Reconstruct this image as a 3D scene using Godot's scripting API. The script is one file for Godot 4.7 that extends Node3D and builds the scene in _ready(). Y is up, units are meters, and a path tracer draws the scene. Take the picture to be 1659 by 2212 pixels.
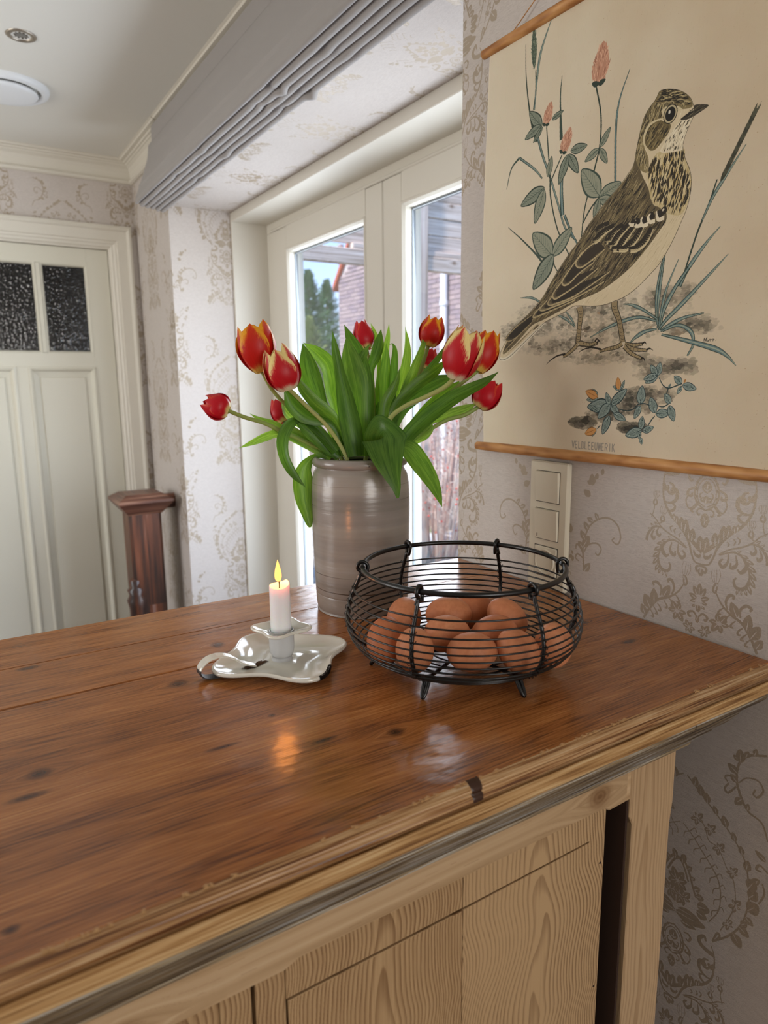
extends Node3D
# A corner of a room: a waxed pine cabinet with a crock of tulips, a wire basket of eggs and a lit candle, beside a niche with a garden door.
# World: y up, metres, floor at 0. The camera stands at x = z = 0; -z runs along the papered wall, +x towards it.

const WALL_X := 0.831       # the papered wall's face
const NICHE_NEAR := -1.046  # the niche's two reveals
const NICHE_FAR := -2.888
const BACK_Z := -3.42       # the wall with the panelled door
const TOP_Y := 1.10         # cabinet top
const CEIL_Y := 2.42

var M := {}
var taken := {}
var rng := RandomNumberGenerator.new()

func _ready() -> void:
	rng.seed = 77
	camera_and_light()
	make_materials()
	build_room()
	build_garden_door()
	build_panel_door()
	build_outside()
	build_cabinet()
	build_blind()
	build_poster()
	build_crock()
	build_tulips()
	build_basket()
	build_candle()
	build_small_things()

func camera_and_light() -> void:
	var cam := Camera3D.new()
	cam.name = "camera"
	cam.fov = 73.0875
	cam.near = 0.02
	cam.far = 200.0
	var yaw := deg_to_rad(32.2035)
	var pitch := deg_to_rad(10.5330)
	var roll := deg_to_rad(-0.6017)
	var b := Basis(Vector3.UP, -yaw) * Basis(Vector3.RIGHT, -pitch) * Basis(Vector3.BACK, roll)
	cam.transform = Transform3D(b, Vector3(0, 1.44, 0))
	add_child(cam)
	cam.current = true
	# focus on the things on the cabinet; the far door and the nearest edge fall slightly soft
	var lens := CameraAttributesPhysical.new()
	lens.frustum_focal_length = 12.0 / tan(deg_to_rad(73.0875) * 0.5)
	lens.frustum_focus_distance = 0.93
	lens.frustum_near = 0.02
	lens.frustum_far = 200.0
	lens.exposure_aperture = 4.2
	cam.attributes = lens
	var sky_m := ProceduralSkyMaterial.new()
	sky_m.sky_top_color = Color(0.42, 0.62, 0.90)
	sky_m.sky_horizon_color = Color(0.86, 0.93, 1.0)
	sky_m.sky_curve = 0.12
	sky_m.ground_horizon_color = Color(0.62, 0.64, 0.62)
	sky_m.ground_bottom_color = Color(0.42, 0.42, 0.38)
	sky_m.sky_energy_multiplier = 1.0
	sky_m.ground_energy_multiplier = 0.8
	var env := Environment.new()
	env.background_mode = Environment.BG_SKY
	env.sky = Sky.new()
	env.sky.sky_material = sky_m
	env.background_energy_multiplier = 2.0
	env.tonemap_mode = Environment.TONE_MAPPER_LINEAR
	env.tonemap_exposure = 1.0
	env.sdfgi_enabled = true
	env.ssao_enabled = true
	env.ssil_enabled = true
	var we := WorldEnvironment.new()
	we.name = "world"
	we.environment = env
	add_child(we)
	var sun := DirectionalLight3D.new()
	sun.name = "sun"
	sun.light_color = Color(1.0, 0.98, 0.96)
	sun.light_energy = 2.6
	sun.light_angular_distance = 4.0
	sun.shadow_enabled = true
	sun.sky_mode = DirectionalLight3D.SKY_MODE_LIGHT_ONLY
	sun.transform = Transform3D(Basis.looking_at(Vector3(0.75, -1.0, -0.2), Vector3.UP), Vector3(0, 9, 0))
	add_child(sun)
	# daylight entering by the room's other windows (behind the camera and in the left wall) and by the garden door
	area_light("front_window_daylight", Vector3(-0.05, 1.55, 3.46), Vector3(0, -0.05, -1), Vector2(1.5, 1.4), Color(1.0, 0.98, 0.95), 5.6)
	area_light("left_window_daylight", Vector3(-2.44, 1.5, -2.2), Vector3(1, -0.03, 0), Vector2(1.6, 1.4), Color(1.0, 0.985, 0.96), 4.2)
	area_light("garden_door_daylight", Vector3(1.30, 1.25, -1.95), Vector3(-1, -0.05, 0), Vector2(1.5, 1.5), Color(0.92, 0.955, 1.0), 4.6)

func area_light(called: String, at: Vector3, towards: Vector3, size: Vector2, c: Color, e: float) -> void:
	var l := AreaLight3D.new()
	l.name = called
	l.area_size = size
	l.light_color = c
	l.light_energy = e
	l.area_range = 12.0
	l.area_attenuation = 2.0
	l.shadow_enabled = true
	l.transform = Transform3D(Basis.looking_at(towards, Vector3.UP), at)
	add_child(l)

# ------------------------------------------------------------------ naming
func numbered(called: String) -> String:
	if not taken.has(called):
		taken[called] = 0
		return called
	taken[called] += 1
	return "%s_%03d" % [called, taken[called]]

func tag(o: Node, label := "", category := "", group := "", kind := "") -> Node:
	if label: o.set_meta("label", label)
	if category: o.set_meta("category", category)
	if group: o.set_meta("group", group)
	if kind: o.set_meta("kind", kind)
	return o

func thing(called: String, label: String, category: String, at := Vector3.ZERO, group := "") -> Node3D:
	var o := Node3D.new()
	o.name = numbered(called)
	o.position = at
	tag(o, label, category, group)
	add_child(o)
	return o

func place(called: String, st: SurfaceTool, mat: Material, parent: Node3D = null, at := Vector3.ZERO) -> MeshInstance3D:
	var o := MeshInstance3D.new()
	o.mesh = done(st)
	o.material_override = mat
	o.position = at
	o.cast_shadow = GeometryInstance3D.SHADOW_CASTING_SETTING_ON
	if parent == null:
		o.name = numbered(called)
		add_child(o)
	else:
		o.name = called
		parent.add_child(o, true)
	return o

func reuse(called: String, mesh: Mesh, mat: Material, parent: Node3D, xf: Transform3D) -> MeshInstance3D:
	var o := MeshInstance3D.new()
	o.mesh = mesh
	o.material_override = mat
	o.transform = xf
	o.name = called
	parent.add_child(o, true)
	return o

# several boxes, each a part of its own: [low corner, high corner]
func pieces(called: String, boxes: Array, chamfer: float, m: Material, parent: Node3D) -> void:
	for b in boxes:
		var st := start()
		bx(st, b[0], b[1], chamfer)
		place(called, st, m, parent)

func struct(called: String, st: SurfaceTool, mat: Material, label := "") -> MeshInstance3D:
	var o := place(called, st, mat)
	tag(o, label, "", "", "structure")
	return o

# ------------------------------------------------------------------ mesh helpers
func start() -> SurfaceTool:
	var st := SurfaceTool.new()
	st.begin(Mesh.PRIMITIVE_TRIANGLES)
	return st

func done(st: SurfaceTool) -> ArrayMesh:
	st.generate_normals()
	st.index()
	return st.commit()

func tri(st: SurfaceTool, a: Vector3, b: Vector3, c: Vector3, ua := Vector2.ZERO, ub := Vector2.ZERO, uc := Vector2.ZERO) -> void:
	# a, b, c run counter-clockwise seen from outside
	st.set_uv(ua); st.add_vertex(a)
	st.set_uv(uc); st.add_vertex(c)
	st.set_uv(ub); st.add_vertex(b)

func quad(st: SurfaceTool, a: Vector3, b: Vector3, c: Vector3, d: Vector3, uvs := PackedVector2Array()) -> void:
	if uvs.size() == 4:
		tri(st, a, b, c, uvs[0], uvs[1], uvs[2])
		tri(st, a, c, d, uvs[0], uvs[2], uvs[3])
	else:
		var n := (b - a).cross(c - a)
		var u := [flat_uv(a, n), flat_uv(b, n), flat_uv(c, n), flat_uv(d, n)]
		tri(st, a, b, c, u[0], u[1], u[2])
		tri(st, a, c, d, u[0], u[2], u[3])

func flat_uv(p: Vector3, n: Vector3) -> Vector2:
	var m := n.abs()
	if m.x >= m.y and m.x >= m.z: return Vector2(p.z, -p.y)
	if m.y >= m.z: return Vector2(p.z, p.x)
	return Vector2(p.x, -p.y)

# a box with chamfered edges; uv in metres by face
func bx(st: SurfaceTool, lo: Vector3, hi: Vector3, c := 0.0) -> void:
	st.set_smooth_group(-1)
	var s := [lo, hi]
	if c <= 0.0:
		quad(st, Vector3(hi.x, lo.y, hi.z), Vector3(hi.x, lo.y, lo.z), Vector3(hi.x, hi.y, lo.z), Vector3(hi.x, hi.y, hi.z))
		quad(st, Vector3(lo.x, lo.y, lo.z), Vector3(lo.x, lo.y, hi.z), Vector3(lo.x, hi.y, hi.z), Vector3(lo.x, hi.y, lo.z))
		quad(st, Vector3(lo.x, hi.y, hi.z), Vector3(hi.x, hi.y, hi.z), Vector3(hi.x, hi.y, lo.z), Vector3(lo.x, hi.y, lo.z))
		quad(st, Vector3(lo.x, lo.y, lo.z), Vector3(hi.x, lo.y, lo.z), Vector3(hi.x, lo.y, hi.z), Vector3(lo.x, lo.y, hi.z))
		quad(st, Vector3(lo.x, lo.y, hi.z), Vector3(hi.x, lo.y, hi.z), Vector3(hi.x, hi.y, hi.z), Vector3(lo.x, hi.y, hi.z))
		quad(st, Vector3(hi.x, lo.y, lo.z), Vector3(lo.x, lo.y, lo.z), Vector3(lo.x, hi.y, lo.z), Vector3(hi.x, hi.y, lo.z))
		return
	var mid := (lo + hi) * 0.5
	# every corner has three points, one on each face that meets there
	var P := func(sx: int, sy: int, sz: int, axis: int) -> Vector3:
		var p := Vector3(s[sx].x, s[sy].y, s[sz].z)
		var k := [1 - 2 * sx, 1 - 2 * sy, 1 - 2 * sz]
		for a in 3:
			if a != axis: p[a] += k[a] * c
		return p
	var fix := func(pts: Array) -> void:
		var n: Vector3 = (pts[1] - pts[0]).cross(pts[2] - pts[0])
		var o := Vector3.ZERO
		for p in pts: o += p
		if n.dot(o / pts.size() - mid) < 0: pts.reverse()
		if pts.size() == 4: quad(st, pts[0], pts[1], pts[2], pts[3])
		else:
			n = (pts[1] - pts[0]).cross(pts[2] - pts[0])
			tri(st, pts[0], pts[1], pts[2], flat_uv(pts[0], n), flat_uv(pts[1], n), flat_uv(pts[2], n))
	for q in 2:
		fix.call([P.call(q, 0, 0, 0), P.call(q, 1, 0, 0), P.call(q, 1, 1, 0), P.call(q, 0, 1, 0)])
		fix.call([P.call(0, q, 0, 1), P.call(1, q, 0, 1), P.call(1, q, 1, 1), P.call(0, q, 1, 1)])
		fix.call([P.call(0, 0, q, 2), P.call(1, 0, q, 2), P.call(1, 1, q, 2), P.call(0, 1, q, 2)])
		for r in 2:
			fix.call([P.call(0, q, r, 1), P.call(1, q, r, 1), P.call(1, q, r, 2), P.call(0, q, r, 2)])
			fix.call([P.call(q, 0, r, 0), P.call(q, 1, r, 0), P.call(q, 1, r, 2), P.call(q, 0, r, 2)])
			fix.call([P.call(q, r, 0, 0), P.call(q, r, 1, 0), P.call(q, r, 1, 1), P.call(q, r, 0, 1)])
			for t in 2:
				fix.call([P.call(q, r, t, 0), P.call(q, r, t, 1), P.call(q, r, t, 2)])

# a skin over rows of points; uv = metres along the row, metres from row to row (or 0..1 both ways)
func loft(st: SurfaceTool, rows: Array, closed := false, smooth := true, caps := false, unit_uv := false, flip := false, colors := []) -> void:
	st.set_smooth_group(0 if smooth else -1)
	var n: int = rows[0].size()
	var u := PackedFloat32Array([0.0])
	var longest := 0
	for j in range(1, n + (1 if closed else 0)):
		u.append(u[j - 1] + rows[longest][j % n].distance_to(rows[longest][j - 1]))
	var v := PackedFloat32Array([0.0])
	for i in range(1, rows.size()):
		v.append(v[i - 1] + rows[i][0].distance_to(rows[i - 1][0]))
	var m: int = n if closed else n - 1
	if unit_uv:
		for j in m + 1: u[j] = float(j) / m
		for i in rows.size(): v[i] = float(i) / (rows.size() - 1)
	for i in rows.size() - 1:
		for j in m:
			var k := (j + 1) % n
			var a: Vector3 = rows[i][j]
			var b: Vector3 = rows[i][k]
			var c: Vector3 = rows[i + 1][k]
			var d: Vector3 = rows[i + 1][j]
			var q := [a, b, c, d]
			var w := [Vector2(u[j], v[i]), Vector2(u[j + 1], v[i]), Vector2(u[j + 1], v[i + 1]), Vector2(u[j], v[i + 1])]
			var order := [0, 1, 2, 0, 2, 3] if flip else [0, 2, 1, 0, 3, 2]
			for o in [[order[0], order[1], order[2]], [order[3], order[4], order[5]]]:
				if q[o[0]].distance_squared_to(q[o[1]]) < 1e-14 or q[o[1]].distance_squared_to(q[o[2]]) < 1e-14 or q[o[0]].distance_squared_to(q[o[2]]) < 1e-14: continue
				for e in o:
					if colors.size():
						st.set_color(colors[i + (1 if e >= 2 else 0)][(j if e == 0 or e == 3 else k)])
					st.set_uv(w[e])
					st.add_vertex(q[e])
	if caps and closed:
		st.set_smooth_group(-1)
		for e in 2:
			var ring: PackedVector3Array = rows[0 if e == 0 else rows.size() - 1]
			fan(st, ring, (e == 0) == flip)

func fan(st: SurfaceTool, ring: PackedVector3Array, up: bool) -> void:
	var c := Vector3.ZERO
	for p in ring: c += p
	c /= ring.size()
	for j in ring.size():
		var a := ring[j]
		var b := ring[(j + 1) % ring.size()]
		var n := (b - a).cross(c - a)
		if up: tri(st, a, b, c, flat_uv(a, n), flat_uv(b, n), flat_uv(c, n))
		else: tri(st, b, a, c, flat_uv(b, n), flat_uv(a, n), flat_uv(c, n))

# an outline turned round the y axis; profile points are (radius, height), from the bottom outside upwards
func lathe(st: SurfaceTool, profile: Array, seg := 48, at := Vector3.ZERO, smooth := true) -> void:
	var rows := []
	for p in profile:
		var ring := PackedVector3Array()
		for k in seg:
			var t := TAU * k / seg
			ring.append(at + Vector3(cos(t) * p.x, p.y, sin(t) * p.x))
		rows.append(ring)
	loft(st, rows, true, smooth, false, false, false)

func frames(path: PackedVector3Array, closed: bool) -> Array:
	var n := path.size()
	var out := []
	var up := Vector3.UP
	for i in n:
		var t: Vector3
		if closed: t = path[(i + 1) % n] - path[(i + n - 1) % n]
		else: t = path[min(i + 1, n - 1)] - path[max(i - 1, 0)]
		t = t.normalized()
		if i == 0 and absf(t.dot(up)) > 0.95: up = Vector3.RIGHT
		up = (up - t * up.dot(t)).normalized()
		out.append([t, up, t.cross(up)])
	return out

# a round bar along a path; radius is one number or one for every point
func tube(st: SurfaceTool, path: PackedVector3Array, radius, seg := 8, closed := false, capped := true) -> void:
	var f := frames(path, closed)
	var rows := []
	for i in path.size():
		var ring := PackedVector3Array()
		var r: float = radius[i] if radius is Array or radius is PackedFloat32Array else radius
		for k in seg:
			var a := TAU * k / seg
			ring.append(path[i] + (f[i][1] * cos(a) + f[i][2] * sin(a)) * r)
		rows.append(ring)
	if closed: rows.append(rows[0])
	loft(st, rows, true, true, capped and not closed, false, true)

func smooth_path(pts: PackedVector3Array, per := 6, closed := false) -> PackedVector3Array:
	var out := PackedVector3Array()
	var n := pts.size()
	for i in (n if closed else n - 1):
		var p0 := pts[(i - 1 + n) % n] if closed or i > 0 else pts[0] * 2.0 - pts[1]
		var p1 := pts[i]
		var p2 := pts[(i + 1) % n]
		var p3 := pts[(i + 2) % n] if closed or i + 2 < n else pts[n - 1] * 2.0 - pts[n - 2]
		for k in per: out.append(p1.cubic_interpolate(p2, p0, p3, float(k) / per))
	if not closed: out.append(pts[n - 1])
	return out

func smooth2(pts: PackedVector2Array, per := 5, closed := false) -> PackedVector2Array:
	var out := PackedVector2Array()
	var n := pts.size()
	for i in (n if closed else n - 1):
		var p0 := pts[(i - 1 + n) % n] if closed or i > 0 else pts[0] * 2.0 - pts[1]
		var p1 := pts[i]
		var p2 := pts[(i + 1) % n]
		var p3 := pts[(i + 2) % n] if closed or i + 2 < n else pts[n - 1] * 2.0 - pts[n - 2]
		for k in per: out.append(p1.cubic_interpolate(p2, p0, p3, float(k) / per))
	if not closed: out.append(pts[n - 1])
	return out

# an outline (x, y) given depth from z0 (back) to z1 (front), front edge chamfered by c
func slab(st: SurfaceTool, outline: PackedVector2Array, z0: float, z1: float, c := 0.0) -> void:
	st.set_smooth_group(-1)
	var pts := outline
	if Geometry2D.is_polygon_clockwise(pts):
		pts = pts.duplicate()
		pts.reverse()
	# is_polygon_clockwise counts with y down; make them counter-clockwise with y up
	var area := 0.0
	for i in pts.size(): area += pts[i].cross(pts[(i + 1) % pts.size()])
	if area < 0: pts.reverse()
	var front := pts
	if c > 0:
		var inner := Geometry2D.offset_polygon(pts, -c, Geometry2D.JOIN_MITER)
		if inner.size() == 1 and inner[0].size() == pts.size():
			var best := 0
			for k in pts.size():
				if inner[0][k].distance_squared_to(pts[0]) < inner[0][best].distance_squared_to(pts[0]): best = k
			front = PackedVector2Array()
			for k in pts.size(): front.append(inner[0][(k + best) % pts.size()])
			var turn := 0.0
			for i in front.size(): turn += front[i].cross(front[(i + 1) % front.size()])
			if turn < 0:
				var again := PackedVector2Array()
				for k in pts.size(): again.append(front[(pts.size() - k) % pts.size()])
				front = again
	var idx := Geometry2D.triangulate_polygon(front)
	for t in range(0, idx.size(), 3):
		var a := front[idx[t]]
		var b := front[idx[t + 1]]
		var d := front[idx[t + 2]]
		if (b - a).cross(d - a) < 0:
			var s := b
			b = d
			d = s
		tri(st, Vector3(a.x, a.y, z1), Vector3(b.x, b.y, z1), Vector3(d.x, d.y, z1), Vector2(a.x, -a.y), Vector2(b.x, -b.y), Vector2(d.x, -d.y))
	for i in pts.size():
		var k := (i + 1) % pts.size()
		var p := pts[i]
		var q := pts[k]
		if c > 0: quad(st, Vector3(p.x, p.y, z1 - c), Vector3(q.x, q.y, z1 - c), Vector3(front[k].x, front[k].y, z1), Vector3(front[i].x, front[i].y, z1))
		quad(st, Vector3(p.x, p.y, z0), Vector3(q.x, q.y, z0), Vector3(q.x, q.y, z1 - c), Vector3(p.x, p.y, z1 - c))

# ------------------------------------------------------------------ materials
func mat(called: String, c: Color, rough := 0.7, spec := 0.5) -> StandardMaterial3D:
	var m := StandardMaterial3D.new()
	m.resource_name = called
	m.albedo_color = c
	m.roughness = rough
	m.metallic_specular = spec
	M[called] = m
	return m

func noise(freq: float, seed_: int, octaves := 4, kind := FastNoiseLite.TYPE_SIMPLEX_SMOOTH) -> FastNoiseLite:
	var n := FastNoiseLite.new()
	n.noise_type = kind
	n.seed = seed_
	n.frequency = freq
	n.fractal_octaves = octaves
	return n

func noise_tex(freq: float, seed_: int, normal_strength := 0.0, octaves := 4, size := 512, ramp: Gradient = null) -> NoiseTexture2D:
	var t := NoiseTexture2D.new()
	t.noise = noise(freq, seed_, octaves)
	t.width = size
	t.height = size
	t.seamless = true
	t.seamless_blend_skirt = 0.2
	if normal_strength > 0.0:
		t.as_normal_map = true
		t.bump_strength = normal_strength
	if ramp: t.color_ramp = ramp
	return t

func ramp(stops: Array) -> Gradient:
	var g := Gradient.new()
	var at := PackedFloat32Array()
	var cs := PackedColorArray()
	for s in stops:
		at.append(s[0])
		cs.append(s[1])
	g.offsets = at
	g.colors = cs
	return g

func lut(g: Gradient) -> PackedColorArray:
	var out := PackedColorArray()
	for k in 256: out.append(g.sample(k / 255.0))
	return out

func col(r: int, g: int, b: int, a := 255) -> Color:
	return Color8(r, g, b, a)

func tex(im: Image) -> ImageTexture:
	return ImageTexture.create_from_image(im)

# wood with straight grain along u: three layers of long streaks, then knots and pores
func wood(w: int, h: int, seed_: int, g: Gradient, fine: float, knots: Array, dark: Color, contrast := 1.0, stretch := 40) -> Image:
	var sw: int = maxi(8, w / stretch)
	var a := noise(0.006 * 1024.0 / h, seed_, 3).get_image(sw, h, false, false, false)
	var nb := noise(fine, seed_ + 1, 3)
	var b := nb.get_image(sw, h, false, false, false)
	var L := lut(g)
	var im := Image.create(sw, h, false, Image.FORMAT_RGB8)
	var wob := noise(0.09, seed_ + 4, 2)
	for y in h:
		for x in sw:
			var k := a.get_pixel(x, y).r * 0.38 + b.get_pixel(x, y).r * 0.62
			k = clampf(0.5 + (k - 0.5) * 1.9 * contrast + 0.04 * wob.get_noise_2d(x * 3.0, y), 0.0, 1.0)
			im.set_pixel(x, y, L[int(k * 255)])
	im.resize(w, h, Image.INTERPOLATE_CUBIC)
	var r := RandomNumberGenerator.new()
	r.seed = seed_
	# pores: short dark dashes along the grain
	for k in w * h / 900:
		var p := Vector2i(r.randi_range(0, w - 1), r.randi_range(0, h - 1))
		var c := im.get_pixelv(p).lerp(dark, r.randf_range(0.06, 0.22))
		im.fill_rect(Rect2i(p.x, p.y, r.randi_range(8, 46), 1), c)
	for k in knots: knot(im, k[0], k[1], k[2], k[3], dark)
	return im

# a knot: dark heart with rings that the grain flows round
func knot(im: Image, cx: float, cy: float, rx: float, ry: float, dark: Color) -> void:
	var src := im.duplicate()
	var w := im.get_width()
	var h := im.get_height()
	var x0 := maxi(0, int(cx - rx * 5.0))
	var x1 := mini(w - 1, int(cx + rx * 5.0))
	var y0 := maxi(0, int(cy - ry * 4.0))
	var y1 := mini(h - 1, int(cy + ry * 4.0))
	for y in range(y0, y1 + 1):
		for x in range(x0, x1 + 1):
			var dx := (x - cx) / rx
			var dy := (y - cy) / ry
			var d := sqrt(dx * dx * 0.5 + dy * dy)
			var dk := sqrt(dx * dx + dy * dy)
			if d < 3.6:
				var push := exp(-d * d * 0.35) * ry * 1.7 * signf(dy)
				var sy := clampi(int(y - push), 0, h - 1)
				var c: Color = src.get_pixel(x, sy)
				c = c.lerp(dark, 0.28 * exp(-d * 1.7))
				if dk < 1.35:
					var ring := 0.5 + 0.5 * sin(dk * 17.0 + sin(dx * 3.0) * 0.8)
					c = c.lerp(dark, clampf(1.25 - dk, 0.0, 1.0) * (0.55 + 0.3 * ring))
				im.set_pixel(x, y, c)

# flat-sawn pine: arches of dark late wood up the middle of the board, straight lines at its sides; grain along v
func flame_wood(w: int, h: int, seed_: int, early: Color, late: Color, centre: float, rings: float) -> Image:
	var im := Image.create(w, h, false, Image.FORMAT_RGB8)
	var n := noise(0.006, seed_, 3)
	var n2 := noise(0.05, seed_ + 3, 2)
	for y in h:
		var bend := n.get_noise_2d(0.0, y * 0.35) * 0.10
		var rise := 1.0 - y / float(h)
		for x in w:
			var s := (x / float(w) - centre - bend) * 2.2
			var d := sqrt(s * s + 0.02 + 0.10 * rise * rise) + 0.16 * rise + n.get_noise_2d(x * 0.7, y * 0.12) * 0.10
			var k := fposmod(pow(d, 1.35) * rings * 1.1, 1.0)
			k = smoothstep(0.35, 0.93, k) * (1.0 - smoothstep(0.93, 1.0, k))
			k = clampf(k * 0.95 * (0.75 + 0.7 * n.get_noise_2d(x * 0.2 + 300.0, y * 0.05)) + n2.get_noise_2d(x * 2.0, y * 0.05) * 0.22 + n.get_noise_2d(x * 0.3 + 900.0, y * 0.1) * 0.25, 0.0, 1.0)
			im.set_pixel(x, y, early.lerp(late, k))
	return im

func wood_mat(called: String, im: Image, size: Vector2, rough: float, spec := 0.5, offset := Vector2.ZERO) -> StandardMaterial3D:
	var m := mat(called, Color.WHITE, rough, spec)
	m.albedo_texture = tex(im)
	m.uv1_scale = Vector3(1.0 / size.x, 1.0 / size.y, 1)
	m.uv1_offset = Vector3(offset.x, offset.y, 0)
	return m

func make_materials() -> void:
	# waxed top of the cabinet
	var top_g := ramp([[0.0, col(92, 52, 25)], [0.28, col(138, 84, 42)], [0.55, col(164, 104, 54)], [0.8, col(180, 118, 64)], [1.0, col(196, 138, 82)]])
	var dark := col(48, 24, 10)
	# the front plank's picture: 1.10 m by 0.39 m; u along x from -0.25
	var pl := wood(2048, 1200, 5, top_g, 0.16, [[527, 660, 20, 28], [817, 1021, 20, 30], [1089, 319, 15, 24], [504, 556, 30, 16], [926, 621, 7, 10], [1819, 667, 12, 16], [966, 393, 26, 12], [459, 87, 10, 13], [806, 519, 30, 10], [1805, 415, 24, 18]], dark, 1.05, 22)
	wear(pl, 31, 700)
	M.top_front = wood_mat("waxed_pine_front", pl, Vector2(1.12, 0.40), 0.2, 0.5, Vector2(0.25 / 1.12, 0))
	var bk := wood(1536, 384, 9, top_g, 0.2, [[721, 81, 12, 16], [418, 165, 18, 10], [1495, 16, 12, 12]], dark, 0.8, 22)
	wear(bk, 33, 120)
	M.top_back = wood_mat("waxed_pine_back", bk, Vector2(1.12, 0.25), 0.2, 0.5, Vector2(0.25 / 1.12, 0))
	for k in ["top_front", "top_back"]:
		M[k].normal_enabled = true
		M[k].normal_texture = noise_tex(0.02, 4, 5.0, 4, 512)
		M[k].normal_scale = 0.12
	# worn edge of the top and the board under it
	var edge_g := ramp([[0.0, col(92, 56, 30)], [0.3, col(146, 102, 62)], [0.55, col(176, 136, 92)], [0.8, col(194, 158, 116)], [1.0, col(206, 178, 144)]])
	M.edge = wood_mat("worn_pine_edge", wood(1024, 256, 12, edge_g, 0.12, [], col(60, 34, 18), 1.25, 16), Vector2(0.95, 0.07), 0.38, 0.5, Vector2(0.1 / 0.95, 0))
	var board_g := ramp([[0.0, col(120, 84, 48)], [0.35, col(162, 122, 76)], [0.65, col(188, 150, 102)], [1.0, col(206, 176, 132)]])
	M.board = wood_mat("bare_pine_board", wood(1024, 128, 15, board_g, 0.15, [], col(90, 56, 28), 1.2, 20), Vector2(0.95, 0.06), 0.5, 0.4, Vector2(0.1 / 0.95, 0))
	var grey_g := ramp([[0.0, col(86, 72, 58)], [0.3, col(128, 110, 86)], [0.5, col(156, 136, 104)], [0.72, col(168, 162, 152)], [1.0, col(198, 194, 188)]])
	M.moulding = wood_mat("weathered_pine_moulding", wood(1024, 256, 18, grey_g, 0.18, [], col(64, 54, 46), 1.5, 22), Vector2(0.95, 0.10), 0.55, 0.4, Vector2(0.1 / 0.95, 0))
	# bare pine of the carcass: rail, stile (grain along u) and door planks (grain along v)
	var rail_g := ramp([[0.0, col(140, 108, 76)], [0.35, col(174, 144, 108)], [0.6, col(186, 156, 120)], [1.0, col(198, 170, 136)]])
	M.rail = wood_mat("bare_pine_rail", wood(1024, 160, 21, rail_g, 0.05, [[960, 70, 26, 20], [250, 90, 22, 18]], col(110, 76, 46), 0.9, 60), Vector2(0.74, 0.115), 0.6, 0.4, Vector2(0.12 / 0.74, 0.0))
	var early := col(186, 154, 114)
	var late := col(128, 98, 68)
	M.plank = wood_mat("bare_pine_plank", flame_wood(448, 1024, 3, early, late, 0.5, 15.0), Vector2(0.213, 0.5), 0.62, 0.4, Vector2(-1.847, 0.0))
	M.plank_b = wood_mat("bare_pine_plank_fine", flame_wood(448, 1024, 8, col(182, 150, 110), col(126, 94, 62), 0.52, 17.0), Vector2(0.196, 0.5), 0.62, 0.4, Vector2(-1.009, 0.3))
	M.stile = wood_mat("bare_pine_stile", flame_wood(192, 1024, 14, col(188, 158, 122), col(146, 114, 80), 0.35, 6.0), Vector2(0.09, 0.5), 0.6, 0.4, Vector2(0.0, 0.1))
	mat("shadowed_wood", col(52, 32, 20), 0.85)  # brown darkened for the shade and dirt inside joints and gaps
	# paint, plaster, fabric
	mat("cream_paint", col(216, 211, 199), 0.42, 0.45)
	mat("cream_paint_door", col(214, 211, 196), 0.38, 0.45)
	mat("ceiling_paint", col(226, 225, 218), 0.85, 0.3)
	mat("white_frame", col(236, 236, 230), 0.35, 0.5)
	mat("spacer_grey", col(120, 128, 136), 0.4, 0.5)
	mat("switch_plastic", col(222, 214, 194), 0.4, 0.5)
	mat("switch_gap", col(96, 90, 80), 0.7)
	mat("vent_white", col(232, 236, 240), 0.4, 0.5)
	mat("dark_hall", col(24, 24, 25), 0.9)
	var cloth := mat("blind_linen", col(160, 156, 154), 0.95, 0.2)
	cloth.normal_enabled = true
	cloth.normal_texture = noise_tex(0.4, 71, 3.0, 2, 256)
	cloth.normal_scale = 0.5
	cloth.uv1_triplanar = true
	cloth.uv1_scale = Vector3(9, 9, 9)
	cloth.rim_enabled = true
	cloth.rim = 0.3
	M.floor = wood_mat("floor_oak", wood(1024, 512, 41, ramp([[0.0, col(66, 46, 30)], [1.0, col(104, 76, 50)]]), 0.06, [], col(80, 56, 34)), Vector2(2.4, 1.2), 0.45)
	make_wallpaper()
	# glass
	var g := mat("window_glass", Color(0.95, 0.98, 1.0, 0.06), 0.02, 0.5)
	g.transparency = BaseMaterial3D.TRANSPARENCY_ALPHA
	var hg := mat("hammered_glass", Color(0.16, 0.16, 0.17, 0.3), 0.1, 0.5)
	hg.transparency = BaseMaterial3D.TRANSPARENCY_ALPHA

# scratches and pale nicks in the wax
func wear(im: Image, seed_: int, n: int) -> void:
	var r := RandomNumberGenerator.new()
	r.seed = seed_
	var w := im.get_width()
	var h := im.get_height()
	for k in n:
		var p := Vector2(r.randf() * w, r.randf() * h)
		var a := r.randf_range(-0.5, 0.5) + (PI / 2 if r.randf() < 0.25 else 0.0)
		var len := r.randf_range(6.0, 34.0) * (0.4 if r.randf() < 0.6 else 1.0)
		var c := col(206, 170, 126) if r.randf() < 0.4 else col(60, 32, 14)
		for s in int(len):
			var q := Vector2i(p + Vector2.from_angle(a) * s)
			if q.x >= 0 and q.y >= 0 and q.x < w and q.y < h: im.set_pixelv(q, im.get_pixelv(q).lerp(c, 0.22))

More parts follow.
